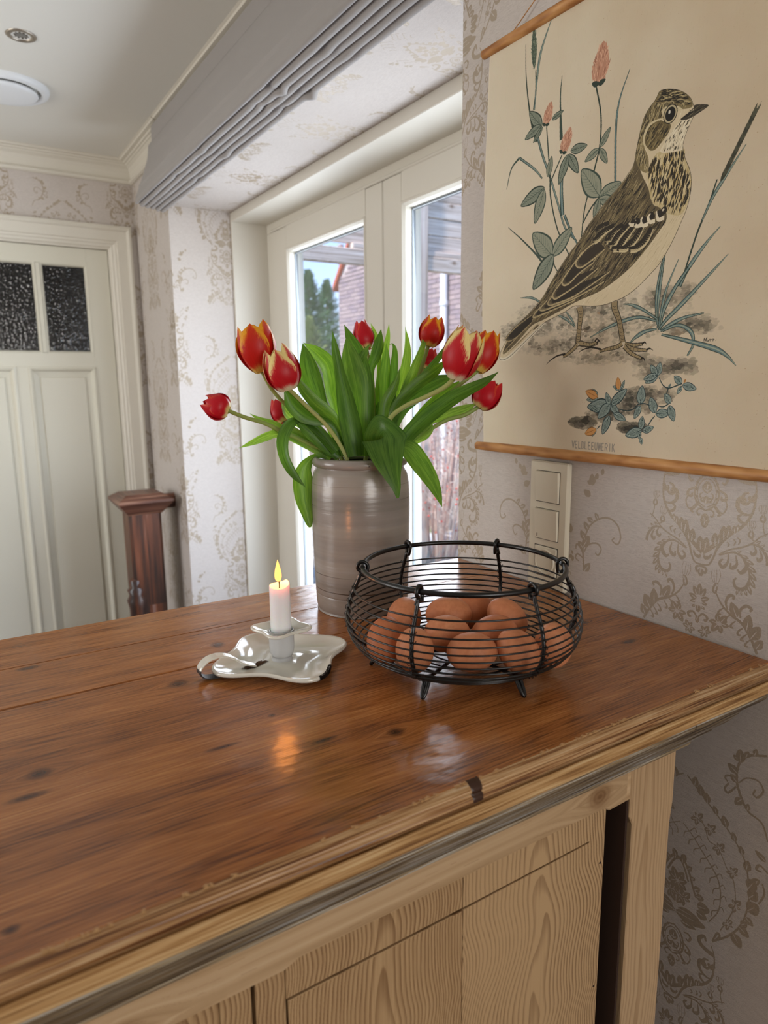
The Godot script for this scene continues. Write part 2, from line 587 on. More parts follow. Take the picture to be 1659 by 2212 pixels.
# ------------------------------------------------------------------ drawing flat print into an Image
func fill_poly(im: Image, pts: PackedVector2Array, c: Color) -> void:
	var n := pts.size()
	if n < 3: return
	var lo := pts[0].y
	var hi := pts[0].y
	for p in pts:
		lo = minf(lo, p.y)
		hi = maxf(hi, p.y)
	var w := im.get_width()
	for y in range(maxi(0, floori(lo)), mini(im.get_height() - 1, ceili(hi)) + 1):
		var yc := y + 0.5
		var xs := PackedFloat32Array()
		var j := n - 1
		for i in n:
			var a := pts[i]
			var b := pts[j]
			if (a.y > yc) != (b.y > yc): xs.append(a.x + (yc - a.y) / (b.y - a.y) * (b.x - a.x))
			j = i
		xs.sort()
		for k in range(0, xs.size() - 1, 2):
			var x0 := maxi(0, roundi(xs[k]))
			var x1 := mini(w, roundi(xs[k + 1]))
			if x1 > x0: im.fill_rect(Rect2i(x0, y, x1 - x0, 1), c)
			elif x1 == x0 and x0 < w: im.set_pixel(x0, y, c)

# a brush stroke along points, width w0 at the start, w1 in the middle, w2 at the end
func stroke(im: Image, pts: PackedVector2Array, w0: float, w1: float, w2: float, c: Color) -> void:
	var n := pts.size()
	var left := PackedVector2Array()
	var right := PackedVector2Array()
	for i in n:
		var t := (pts[mini(i + 1, n - 1)] - pts[maxi(i - 1, 0)]).normalized()
		var f := float(i) / (n - 1)
		var hw := (lerpf(w0, w1, f * 2.0) if f < 0.5 else lerpf(w1, w2, f * 2.0 - 1.0)) * 0.5
		var o := Vector2(-t.y, t.x) * hw
		left.append(pts[i] + o)
		right.append(pts[i] - o)
	right.reverse()
	left.append_array(right)
	fill_poly(im, left, c)

func disc(im: Image, c: Vector2, r: float, color: Color, squash := 1.0, turn := 0.0) -> void:
	var p := PackedVector2Array()
	for k in 20: p.append(c + (Vector2(cos(TAU * k / 20), sin(TAU * k / 20) * squash) * r).rotated(turn))
	fill_poly(im, p, color)

# a pointed leaf from a to b; bulge is its half width over its length
func leaf_shape(a: Vector2, b: Vector2, bulge: float, skew := 0.0) -> PackedVector2Array:
	var d := b - a
	var s := Vector2(-d.y, d.x)
	return smooth2(PackedVector2Array([a, a + d * 0.3 + s * (bulge + skew), a + d * 0.68 + s * (bulge * 0.85 + skew), b, a + d * 0.68 - s * (bulge * 0.85 - skew), a + d * 0.3 - s * (bulge - skew)]), 4, true)

func scaled(a: PackedFloat32Array, k: float, off := Vector2.ZERO) -> PackedVector2Array:
	var out := PackedVector2Array()
	for i in range(0, a.size(), 2): out.append(Vector2(a[i], a[i + 1]) * k + off)
	return out

# ------------------------------------------------------------------ damask wallpaper: one repeat is 0.53 m by 0.668 m, mirrored about its axis
func make_wallpaper() -> void:
	var w := 1024
	var h := 1290
	var k := w / 530.0
	var base := col(200, 192, 186)
	var ink := col(170, 156, 138)
	var im := Image.create(w, h, false, Image.FORMAT_RGB8)
	im.fill(base)
	# woven ground: short horizontal dashes a little lighter and darker
	var r := RandomNumberGenerator.new()
	r.seed = 8
	for i in 30000:
		var c := base.lerp(col(176, 168, 162) if r.randf() < 0.6 else col(214, 208, 202), r.randf_range(0.1, 0.45))
		im.fill_rect(Rect2i(r.randi_range(0, w), r.randi_range(0, h / 4) * 4, r.randi_range(5, 22), 2), c)
	var strokes := []
	strokes.append_array([[9,5,2,0,144,10,137,19,129,34,115,49,103,59,90,64,76,65,56,63,42,58,32],[3,4,6,-1,161,10,159,16,148,20,136,28,123,34,116],[3,6,3,13,144,10,149,4,151,3,147],[2,8,3,64,82,58,85,49,84,43,77,44,67,51,66,52,71,49,73],[2,6,3,58,95,52,96,47,94,45,89,49,86],[2,7,3,65,55,65,62,62,67,57,65,58,61]])
	strokes.append_array([[2,3,2,34,130,36,127,33,124],[2,3,2,42,127,44,122,41,119],[2,3,2,48,125,50,119,46,116],[3,3,2,23,143,36,134,51,128,64,121,75,110,84,104],[2,6,7,25,143,38,137,47,136,57,141,64,152,67,164,63,177,56,182],[7,5,3,56,182,49,180,46,173,49,168]])
	strokes.append_array([[2,7,3,36,139,36,150,30,158,25,153,29,147],[2,7,3,46,139,48,151,41,157,40,150],[2,8,3,55,141,61,150,55,160,49,157],[2,5,6,61,122,70,121,78,124,85,134,87,144],[2,6,3,68,122,71,129,67,134,64,130],[2,6,3,75,125,79,135,75,140,73,136]])
	strokes.append_array([[3,4,3,76,82,79,87,77,91,73,88,76,82],[1,1,1,73,81,70,76,71,71],[1,1,1,74,81,73,76,73,71],[1,1,1,76,81,75,76,75,71],[1,1,1,77,81,78,75,77,70],[1,1,1,79,80,80,75,79,70]])
	strokes.append_array([[3,4,3,63,103,66,109,64,113,60,110,63,103],[1,1,1,60,103,57,98,58,93],[1,1,1,61,103,60,98,60,92],[1,1,1,63,102,62,97,62,92],[1,1,1,64,102,65,97,64,92],[1,1,1,66,102,68,96,66,91]])
	strokes.append_array([[2,2,2,81,109,78,100,77,92],[2,2,2,70,117,65,115,64,113],[3,4,3,-2,40,9,45,15,55,17,67,13,79,2,87],[2,2,2,-1,46,6,48,12,57,13,68,10,78,2,83],[3,3,2,0,65,5,61,6,56,3,53],[3,3,2,1,71,8,72,9,67,6,65]])
	strokes.append_array([[3,4,3,1,76,6,76,8,73],[3,5,3,16,42,23,40,27,44,24,51,20,49],[3,6,3,17,59,26,64,27,70,21,71,21,67],[2,3,2,27,72,29,79,25,88,20,87],[5,6,3,12,80,17,86,21,90,17,93],[3,3,3,0,88,7,86,12,90,10,95,7,94]])
	strokes.append_array([[3,5,3,0,163,7,165,6,171,3,170],[3,5,3,1,234,7,228,14,231,12,236,9,235],[5,5,2,84,259,73,239,61,225,46,218,32,207,22,191],[3,4,3,25,180,23,194,19,191,22,182,25,185],[1,1,1,19,181,15,173,16,164],[1,1,1,21,181,19,172,19,164]])
	strokes.append_array([[1,1,1,23,180,23,171,22,163],[1,1,1,26,180,28,170,26,162],[3,6,4,41,213,38,203,42,193,48,193,47,197],[3,6,4,59,219,58,208,65,201,72,203,70,207],[2,4,3,36,211,30,217,29,221,33,221],[2,4,3,45,219,39,224,38,229,42,229]])
	strokes.append_array([[2,4,3,53,224,48,230,47,234,51,234],[2,4,3,63,231,58,236,57,241,61,241],[2,4,3,69,237,64,243,62,247,66,247],[2,4,3,74,243,69,249,68,253,72,253],[3,3,4,3,466,22,480,45,497,65,512,82,528,95,548,101,575,103,605,96,639,80,668,59,692],[2,2,2,16,521,33,526,42,545,56,548,70,569,80,580,85,600,85,620,78,644,69,667]])
	strokes.append_array([[2,3,2,2,541,18,552,34,567,50,582,60,595,65,614,64,640,52,666],[2,2,2,13,548,20,539,24,544],[2,2,2,13,548,6,553,5,561],[2,2,2,21,555,28,546,32,551],[2,2,2,21,555,14,561,13,569],[2,2,2,29,565,36,556,40,561]])
	strokes.append_array([[2,2,2,29,565,22,571,22,579],[2,2,2,40,574,46,565,50,570],[2,2,2,40,574,33,579,32,587],[2,2,2,48,584,54,575,58,579],[2,2,2,48,584,41,589,40,597],[2,2,2,55,593,62,584,66,589]])
	strokes.append_array([[2,2,2,55,593,49,599,48,607],[2,2,2,61,607,67,598,71,602],[2,2,2,61,607,55,612,54,620],[2,2,2,64,622,70,613,74,618],[2,2,2,64,622,57,628,57,636],[2,2,2,62,641,68,632,72,637]])
	strokes.append_array([[2,2,2,62,641,55,647,55,655],[4,5,4,-17,626,-6,603,7,597,18,613,24,629,30,643],[9,9,4,63,712,53,712,43,709,40,701,47,693,50,699],[3,7,3,64,726,55,739,48,737,50,728,56,725],[3,5,3,59,692,65,675,69,676,65,685],[3,5,4,120,500,110,479,92,473,80,457,73,437,74,414,85,397,109,386]])
	strokes.append_array([[3,5,3,73,447,63,461,58,457,63,447],[2,4,3,76,440,86,428,101,425,108,435,102,447,96,446,98,438],[2,4,3,74,437,63,436,57,441,61,446],[3,5,3,124,543,113,538,109,546,116,546],[3,5,3,106,576,105,565,113,560,112,568],[3,4,3,116,593,122,574,118,561]])
	strokes.append_array([[4,4,3,-199,215,-202,176,-193,144,-175,128,-155,123,-139,131,-132,148,-137,160,-147,156,-143,151],[3,5,3,-200,192,-208,178,-216,175,-217,183],[3,4,3,-200,184,-192,171,-176,166,-167,173,-172,184,-178,181],[3,4,3,-200,195,-213,190,-217,197,-210,201]])
	var leaves := []
	leaves.append_array([[30,3,141,5,123],[30,17,132,16,115],[30,21,130,23,115],[30,28,122,27,104],[30,33,119,34,102],[30,42,111,41,101],[30,45,108,46,99],[24,47,135,53,132],[24,54,138,63,140],[24,60,143,70,146]])
	leaves.append_array([[24,64,150,74,156],[24,66,158,75,166],[24,67,166,74,176],[24,65,175,70,185],[24,61,181,65,188],[24,56,184,58,189],[24,52,183,51,190],[24,70,120,76,115],[24,77,122,82,118],[24,81,127,86,125]])
	leaves.append_array([[40,0,61,-1,49],[30,1,79,0,68],[45,0,101,-1,92],[45,0,101,4,94],[45,0,101,7,102],[45,0,101,1,111],[30,1,166,1,177],[26,0,203,0,187],[26,3,204,9,192],[26,3,209,15,204]])
	leaves.append_array([[26,4,212,13,214],[26,1,217,1,227],[26,4,218,10,221],[30,0,233,1,242],[32,34,234,45,234],[32,32,236,35,247],[32,29,236,21,247],[32,28,234,17,234],[32,30,232,27,221],[32,33,232,41,221]])
	leaves.append_array([[32,13,251,21,249],[32,12,252,16,258],[32,11,253,7,260],[32,10,252,2,253],[32,11,250,7,244],[32,12,250,17,242],[30,54,219,45,201],[28,68,233,70,211],[34,74,242,85,223],[34,82,253,89,239]])
	leaves.append_array([[34,15,477,16,462],[34,26,486,23,470],[34,36,492,33,477],[34,50,501,45,490],[34,65,512,59,497],[34,78,525,74,513],[34,89,538,86,526],[34,96,557,98,541],[40,101,580,109,563],[40,103,593,113,578]])
	leaves.append_array([[40,103,612,116,595],[40,101,623,112,629],[40,94,643,108,649],[40,86,658,99,673],[40,96,639,104,630],[32,25,522,32,523],[32,23,524,21,533],[32,21,523,13,528],[32,22,520,19,514],[32,25,520,30,511]])
	leaves.append_array([[32,44,527,51,528],[32,43,529,41,538],[32,41,528,34,533],[32,42,526,39,520],[32,44,526,50,518],[32,59,548,66,548],[32,57,550,56,559],[32,56,549,48,554],[32,57,546,54,541],[32,59,546,64,537]])
	leaves.append_array([[32,80,571,86,571],[32,79,572,77,581],[32,77,572,70,576],[32,78,569,75,564],[32,80,569,85,561],[32,88,617,94,617],[32,86,619,84,628],[32,84,618,77,624],[32,85,615,82,609],[32,87,614,93,605]])
	leaves.append_array([[32,80,650,86,650],[32,79,652,77,660],[32,77,651,71,656],[32,78,649,76,644],[32,80,648,84,641],[40,-6,603,-5,592],[40,5,598,10,588],[40,14,608,21,601],[40,21,619,27,615],[40,27,633,35,625]])
	leaves.append_array([[40,30,641,42,637],[40,33,654,52,649],[40,32,663,49,665],[32,3,634,15,628],[32,1,637,6,646],[32,-1,638,-9,653],[32,-2,636,-15,642],[32,-1,633,-5,624],[32,2,632,9,617],[32,13,656,22,655]])
	leaves.append_array([[32,11,659,12,669],[32,9,659,1,670],[32,9,657,0,658],[32,11,654,10,644],[32,13,654,21,643],[32,-4,654,4,649],[32,-5,657,-3,664],[32,-7,657,-14,666],[32,-7,655,-14,654],[32,-5,653,-3,643]])
	leaves.append_array([[18,0,685,48,679],[18,9,695,34,692],[18,4,678,38,674],[34,74,409,65,405],[34,76,411,74,393],[34,82,401,85,391],[34,73,428,59,420],[34,74,441,64,433],[34,93,393,95,383],[34,82,460,73,472]])
	leaves.append_array([[34,90,472,91,462],[24,120,529,105,521],[32,-201,180,-213,169],[32,-202,176,-191,157],[32,-199,164,-209,151],[32,-193,148,-203,136],[32,-185,133,-197,129],[32,-175,128,-182,119],[30,-198,215,-187,200]])
	var dots := []
	dots.append_array([[2,14,52],[2,15,61],[2,15,71],[2,11,79],[2,10,46]])

	var rough := Image.create(w, h, false, Image.FORMAT_RGB8)
	rough.fill(Color(0.78, 0.0, 0.0))
	for side in [1.0, -1.0]:
		for row in range(-1, 2):
			var off := Vector2(w * 0.5, row * h)
			var flip := Vector2(side, 1.0) * k
			for s in strokes:
				var p := PackedVector2Array()
				for i in range(3, s.size(), 2): p.append(Vector2(s[i], s[i + 1]) * flip + off)
				p = smooth2(p, 6)
				stroke(im, p, s[0] * k * 0.75, s[1] * k * 0.75, s[2] * k * 0.75, ink)
				stroke(rough, p, s[0] * k * 0.75, s[1] * k * 0.75, s[2] * k * 0.75, Color(0.46, 0.16, 0.0))
			for s in leaves:
				var a := Vector2(s[1], s[2]) * flip + off
				var b := Vector2(s[3], s[4]) * flip + off
				fill_poly(im, leaf_shape(a, b, s[0] * 0.01), ink)
				fill_poly(rough, leaf_shape(a, b, s[0] * 0.01), Color(0.46, 0.16, 0.0))
				stroke(im, PackedVector2Array([a, a.lerp(b, 0.3), a.lerp(b, 0.62)]), 1.5, 2.5, 1.0, base)
			# half-drop: the middle of the design again between its repeats, where no sprig stands
			var drop := off + Vector2(side * w * 0.5, (h * 0.5) - (h if row > 0 else 0))
			for s in strokes:
				var ok := true
				var p := PackedVector2Array()
				for i in range(3, s.size(), 2):
					var y := fposmod(s[i + 1] + 334.0, 668.0)
					if absf(s[i]) > 98 or (absf(s[i]) > 42 and y > 105 and y < 275): ok = false
					p.append(Vector2(-s[i] * side, s[i + 1]) * k + drop)
				if ok:
					p = smooth2(p, 6)
					stroke(im, p, s[0] * k * 0.75, s[1] * k * 0.75, s[2] * k * 0.75, ink)
					stroke(rough, p, s[0] * k * 0.75, s[1] * k * 0.75, s[2] * k * 0.75, Color(0.46, 0.16, 0.0))
			for s in leaves:
				var y := fposmod(s[2] + 334.0, 668.0)
				if absf(s[3]) > 98 or (absf(s[3]) > 42 and y > 105 and y < 275): continue
				var q := leaf_shape(Vector2(-s[1] * side, s[2]) * k + drop, Vector2(-s[3] * side, s[4]) * k + drop, s[0] * 0.01)
				fill_poly(im, q, ink)
				fill_poly(rough, q, Color(0.46, 0.16, 0.0))
			for s in dots: disc(im, Vector2(s[1], s[2]) * flip + off, s[0] * k, ink)
	var m := mat("damask_wallpaper", Color.WHITE, 1.0, 0.4)
	m.albedo_texture = tex(im)
	m.roughness_texture = tex(rough)
	m.roughness_texture_channel = BaseMaterial3D.TEXTURE_CHANNEL_RED
	m.metallic = 1.0
	m.metallic_texture = m.roughness_texture
	m.metallic_texture_channel = BaseMaterial3D.TEXTURE_CHANNEL_GREEN
	m.uv1_scale = Vector3(1.0 / 0.53, 1.0 / 0.668, 1)
	m.uv1_offset = Vector3(0.5285 / 0.53 + 0.5, 1.36 / 0.668, 0)
	m.normal_enabled = true
	m.normal_texture = noise_tex(0.3, 51, 2.5, 2, 1024)
	m.normal_scale = 0.2
	# the same paper hung on the niche's ceiling runs across it
	M.wallpaper_turned = m

# ------------------------------------------------------------------ the room
func build_room() -> void:
	var st := start()
	bx(st, Vector3(-2.7, -0.1, BACK_Z - 0.2), Vector3(1.3, 0.0, 3.8))
	struct("floor", st, M.floor, "oak floor")
	st = start()
	bx(st, Vector3(-2.7, CEIL_Y, BACK_Z - 0.2), Vector3(1.3, CEIL_Y + 0.15, 3.8))
	struct("ceiling", st, M.ceiling_paint, "white plaster ceiling")
	# the papered wall: near piece, far piece and the part over the niche; the niche's soffit is the underside of the last
	st = start()
	bx(st, Vector3(WALL_X, 0, NICHE_NEAR), Vector3(1.30, CEIL_Y, 3.8))
	bx(st, Vector3(WALL_X, 0, BACK_Z - 0.2), Vector3(1.086, CEIL_Y, NICHE_FAR))
	bx(st, Vector3(1.086, 0, BACK_Z - 0.2), Vector3(1.30, CEIL_Y, NICHE_FAR + 0.002))
	bx(st, Vector3(WALL_X, 2.136, NICHE_FAR), Vector3(1.086, CEIL_Y, NICHE_NEAR))
	struct("wall_right", st, M.damask_wallpaper, "wall with beige damask paper and the niche of the garden door")
	st = start()
	bx(st, Vector3(-2.7, 0, BACK_Z - 0.2), Vector3(-0.17, CEIL_Y, BACK_Z))
	bx(st, Vector3(0.79, 0, BACK_Z - 0.2), Vector3(WALL_X, CEIL_Y, BACK_Z))
	bx(st, Vector3(-0.17, 2.09, BACK_Z - 0.2), Vector3(0.79, CEIL_Y, BACK_Z))
	struct("wall_back", st, M.damask_wallpaper, "damask papered wall with the panelled door")
	st = start()
	bx(st, Vector3(-2.7, 0, BACK_Z), Vector3(-2.5, CEIL_Y, -3.0))
	bx(st, Vector3(-2.7, 0, -1.4), Vector3(-2.5, CEIL_Y, 3.8))
	bx(st, Vector3(-2.7, 0, -3.0), Vector3(-2.5, 0.75, -1.4))
	bx(st, Vector3(-2.7, 2.25, -3.0), Vector3(-2.5, CEIL_Y, -1.4))
	struct("wall_left", st, M.damask_wallpaper)
	st = start()
	bx(st, Vector3(-2.5, 0, 3.6), Vector3(-0.85, CEIL_Y, 3.8))
	bx(st, Vector3(0.75, 0, 3.6), Vector3(WALL_X, CEIL_Y, 3.8))
	bx(st, Vector3(-0.85, 0, 3.6), Vector3(0.75, 0.8, 3.8))
	bx(st, Vector3(-0.85, 2.3, 3.6), Vector3(0.75, CEIL_Y, 3.8))
	struct("wall_front", st, M.damask_wallpaper)
	for e in [["window_2", Vector3(-0.05, 1.55, 3.7), false], ["window_3", Vector3(-2.6, 1.5, -2.2), true]]:
		var root := Node3D.new()
		root.name = e[0]
		root.position = e[1]
		tag(root, "", "", "", "structure")
		add_child(root)
		var half := 0.8
		var along := Vector3(0, 0, 1) if e[2] else Vector3(1, 0, 0)
		var thick := Vector3(0.04, 0, 0) if e[2] else Vector3(0, 0, 0.04)
		for s in [-half + 0.03, -half * 0.33, half * 0.33, half - 0.03]: pieces("frame_post", [[along * (s - 0.03) - thick + Vector3(0, -0.75, 0), along * (s + 0.03) + thick + Vector3(0, 0.75, 0)]], 0.004, M.cream_paint, root)
		for s in [-0.72, 0.72]: pieces("frame_rail", [[-along * half - thick + Vector3(0, s - 0.03, 0), along * half + thick + Vector3(0, s + 0.03, 0)]], 0.004, M.cream_paint, root)
		var f := start()
		bx(f, -along * (half - 0.03) - thick * 0.1 + Vector3(0, -0.72, 0), along * (half - 0.03) + thick * 0.1 + Vector3(0, 0.72, 0))
		place("glass_pane", f, M.window_glass, root)
	# cornice: a stepped cove along two walls; its lower member stops at the blind
	var prof := [Vector2(0.0, -0.092), Vector2(0.010, -0.092), Vector2(0.018, -0.088), Vector2(0.021, -0.082), Vector2(0.019, -0.076), Vector2(0.012, -0.073), Vector2(0.011, -0.068), Vector2(0.013, -0.045), Vector2(0.020, -0.030), Vector2(0.030, -0.0215), Vector2(0.034, -0.021), Vector2(0.036, -0.016), Vector2(0.044, -0.0145), Vector2(0.046, -0.009), Vector2(0.060, -0.008), Vector2(0.063, -0.003), Vector2(0.070, 0.0)]
	st = start()
	var rows := []
	# mitred at the corner of the two walls: back wall first, then the papered wall
	for e in 3:
		var row := PackedVector3Array()
		for p in prof:
			if e == 0: row.append(Vector3(-2.5, CEIL_Y + p.y, BACK_Z + p.x))
			elif e == 1: row.append(Vector3(WALL_X - p.x, CEIL_Y + p.y, BACK_Z + p.x))
			else: row.append(Vector3(WALL_X - p.x, CEIL_Y + p.y, -2.80))
		rows.append(row)
	loft(st, rows, false, false, false, false, false)
	var endcap := PackedVector3Array()
	for p in prof: endcap.append(Vector3(WALL_X - p.x, CEIL_Y + p.y, -2.80))
	endcap.append(Vector3(WALL_X, CEIL_Y, -2.80))
	fan(st, endcap, true)
	struct("trim_1", st, M.cream_paint, "stepped cream cornice under the ceiling")
	st = start()
	rows = []
	for e in 2:
		var row := PackedVector3Array()
		for p in prof.slice(9): row.append(Vector3(WALL_X - p.x, CEIL_Y + p.y, -2.80 if e == 0 else 3.6))
		rows.append(row)
	loft(st, rows, false, false)
	struct("trim_2", st, M.cream_paint, "upper steps of the cream cornice behind the blind")

# a moulding carried round three sides of an opening (left, head, right) with mitred corners; prof: (outwards from the opening, towards the viewer)
func surround(st: SurfaceTool, x0: float, x1: float, y0: float, y1: float, z: float, prof: Array) -> void:
	var rows := []
	for e in 4:
		var row := PackedVector3Array()
		for p in prof:
			var x: float = x0 - p.x if e < 2 else x1 + p.x
			var y: float = y0 if e == 0 or e == 3 else y1 + p.x
			row.append(Vector3(x, y, z + p.y))
		rows.append(row)
	loft(st, rows, false, false)

# the same round all four sides, inwards (panel mouldings, glazing beads)
func frame4(st: SurfaceTool, x0: float, x1: float, y0: float, y1: float, z: float, prof: Array) -> void:
	var rows := []
	for e in 5:
		var k: int = e % 4
		var row := PackedVector3Array()
		for p in prof:
			row.append(Vector3(x0 + p.x if k == 0 or k == 3 else x1 - p.x, y0 + p.x if k < 2 else y1 - p.x, z + p.y))
		rows.append(row)
	loft(st, rows, false, false, false, false, true)

# a sheet of cathedral glass: its face is beaten into shallow dimples
func hammered(st: SurfaceTool, x0: float, x1: float, y0: float, y1: float, z: float) -> void:
	var n := FastNoiseLite.new()
	n.noise_type = FastNoiseLite.TYPE_CELLULAR
	n.cellular_return_type = FastNoiseLite.RETURN_DISTANCE
	n.seed = 5
	n.frequency = 0.1
	n.fractal_type = FastNoiseLite.FRACTAL_NONE
	var nx := 56
	var ny := 112
	var rows := []
	for j in ny + 1:
		var row := PackedVector3Array()
		for i in nx + 1:
			var p := Vector2(lerpf(x0, x1, i / float(nx)), lerpf(y0, y1, j / float(ny)))
			row.append(Vector3(p.x, p.y, z + 0.0019 * n.get_noise_2d(p.x * 1000.0, p.y * 1000.0)))
		rows.append(row)
	loft(st, rows, false, true, false, false, true)

func build_panel_door() -> void:
	var root := Node3D.new()
	root.name = "door_1"
	tag(root, "cream panelled door with three small panes of dark hammered glass", "", "", "structure")
	add_child(root)
	var z := BACK_Z
	# casing: leaf opening from -0.07 to 0.69, head at 2.03
	var st := start()
	surround(st, -0.085, 0.705, 0.0, 2.045, z, [Vector2(0.10, 0.0), Vector2(0.10, 0.022), Vector2(0.098, 0.027), Vector2(0.088, 0.029), Vector2(0.080, 0.024), Vector2(0.078, 0.018), Vector2(0.040, 0.016), Vector2(0.037, 0.016), Vector2(0.034, 0.010), Vector2(0.026, 0.009), Vector2(0.020, 0.004), Vector2(0.012, 0.003), Vector2(0.006, -0.004), Vector2(0.0, -0.006), Vector2(0.0, -0.05)])
	place("casing", st, M.cream_paint, root)
	# leaf: its face lies 2.5 cm back
	var f := z - 0.022
	var b := f - 0.04
	var leaf := Node3D.new()
	leaf.name = "leaf"
	root.add_child(leaf)
	pieces("stile", [[Vector3(-0.083, 0.01, b), Vector3(0.010, 2.043, f)], [Vector3(0.610, 0.01, b), Vector3(0.703, 2.043, f)]], 0.0015, M.cream_paint_door, leaf)
	for e in [[1.972, 2.043], [1.525, 1.588], [0.01, 0.24]]:
		st = start()
		bx(st, Vector3(0.010, e[0], b), Vector3(0.610, e[1], f), 0.001)
		place("rail", st, M.cream_paint_door, leaf)
	st = start()
	bx(st, Vector3(0.282, 0.24, b), Vector3(0.338, 1.525, f), 0.001)
	place("muntin", st, M.cream_paint_door, leaf)
	for e in [[0.010, 0.282], [0.338, 0.610]]:
		st = start()
		# bolection moulding, then the sunk field with a raised flat
		frame4(st, e[0], e[1], 0.24, 1.525, f, [Vector2(-0.004, 0.0), Vector2(-0.003, 0.004), Vector2(0.004, 0.006), Vector2(0.010, 0.003), Vector2(0.016, -0.006), Vector2(0.018, -0.008), Vector2(0.018, -0.010)])
		place("panel_moulding", st, M.cream_paint_door, leaf)
		st = start()
		frame4(st, e[0] + 0.017, e[1] - 0.017, 0.257, 1.508, f - 0.010, [Vector2(0.0, 0.0), Vector2(0.024, -0.004), Vector2(0.026, 0.002), Vector2(0.030, 0.003)])
		quad(st, Vector3(e[0] + 0.046, 0.286, f - 0.007), Vector3(e[1] - 0.046, 0.286, f - 0.007), Vector3(e[1] - 0.046, 1.479, f - 0.007), Vector3(e[0] + 0.046, 1.479, f - 0.007))
		quad(st, Vector3(e[1], 0.24, b), Vector3(e[0], 0.24, b), Vector3(e[0], 1.525, b), Vector3(e[1], 1.525, b))
		place("panel", st, M.cream_paint_door, leaf)
	for e in [0.194, 0.394]:
		st = start()
		bx(st, Vector3(e + 0.005, 1.588, b), Vector3(e + 0.027, 1.972, f), 0.003)
		place("glazing_bar", st, M.cream_paint_door, leaf)
	for e in [[0.010, 0.199], [0.221, 0.399], [0.421, 0.610]]:
		st = start()
		frame4(st, e[0], e[1], 1.588, 1.972, f, [Vector2(-0.001, 0.001), Vector2(0.004, 0.0), Vector2(0.008, -0.006), Vector2(0.010, -0.012), Vector2(0.010, -0.018)])
		place("glazing_bead", st, M.cream_paint_door, leaf)
		st = start()
		hammered(st, e[0] + 0.004, e[1] - 0.004, 1.592, 1.968, f - 0.0155)
		tag(place("glass_pane", st, M.hammered_glass, leaf), "dark hammered glass pane")
	# the dark passage behind
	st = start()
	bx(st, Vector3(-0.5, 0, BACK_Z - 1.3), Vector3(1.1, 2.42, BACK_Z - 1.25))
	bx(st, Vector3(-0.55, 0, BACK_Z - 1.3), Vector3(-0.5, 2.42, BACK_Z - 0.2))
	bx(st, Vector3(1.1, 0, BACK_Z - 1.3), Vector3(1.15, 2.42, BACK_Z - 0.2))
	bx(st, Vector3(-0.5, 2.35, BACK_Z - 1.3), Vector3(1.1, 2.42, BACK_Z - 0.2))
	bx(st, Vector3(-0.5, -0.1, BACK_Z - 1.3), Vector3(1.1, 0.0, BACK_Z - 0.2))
	struct("wall_passage", st, M.dark_hall)

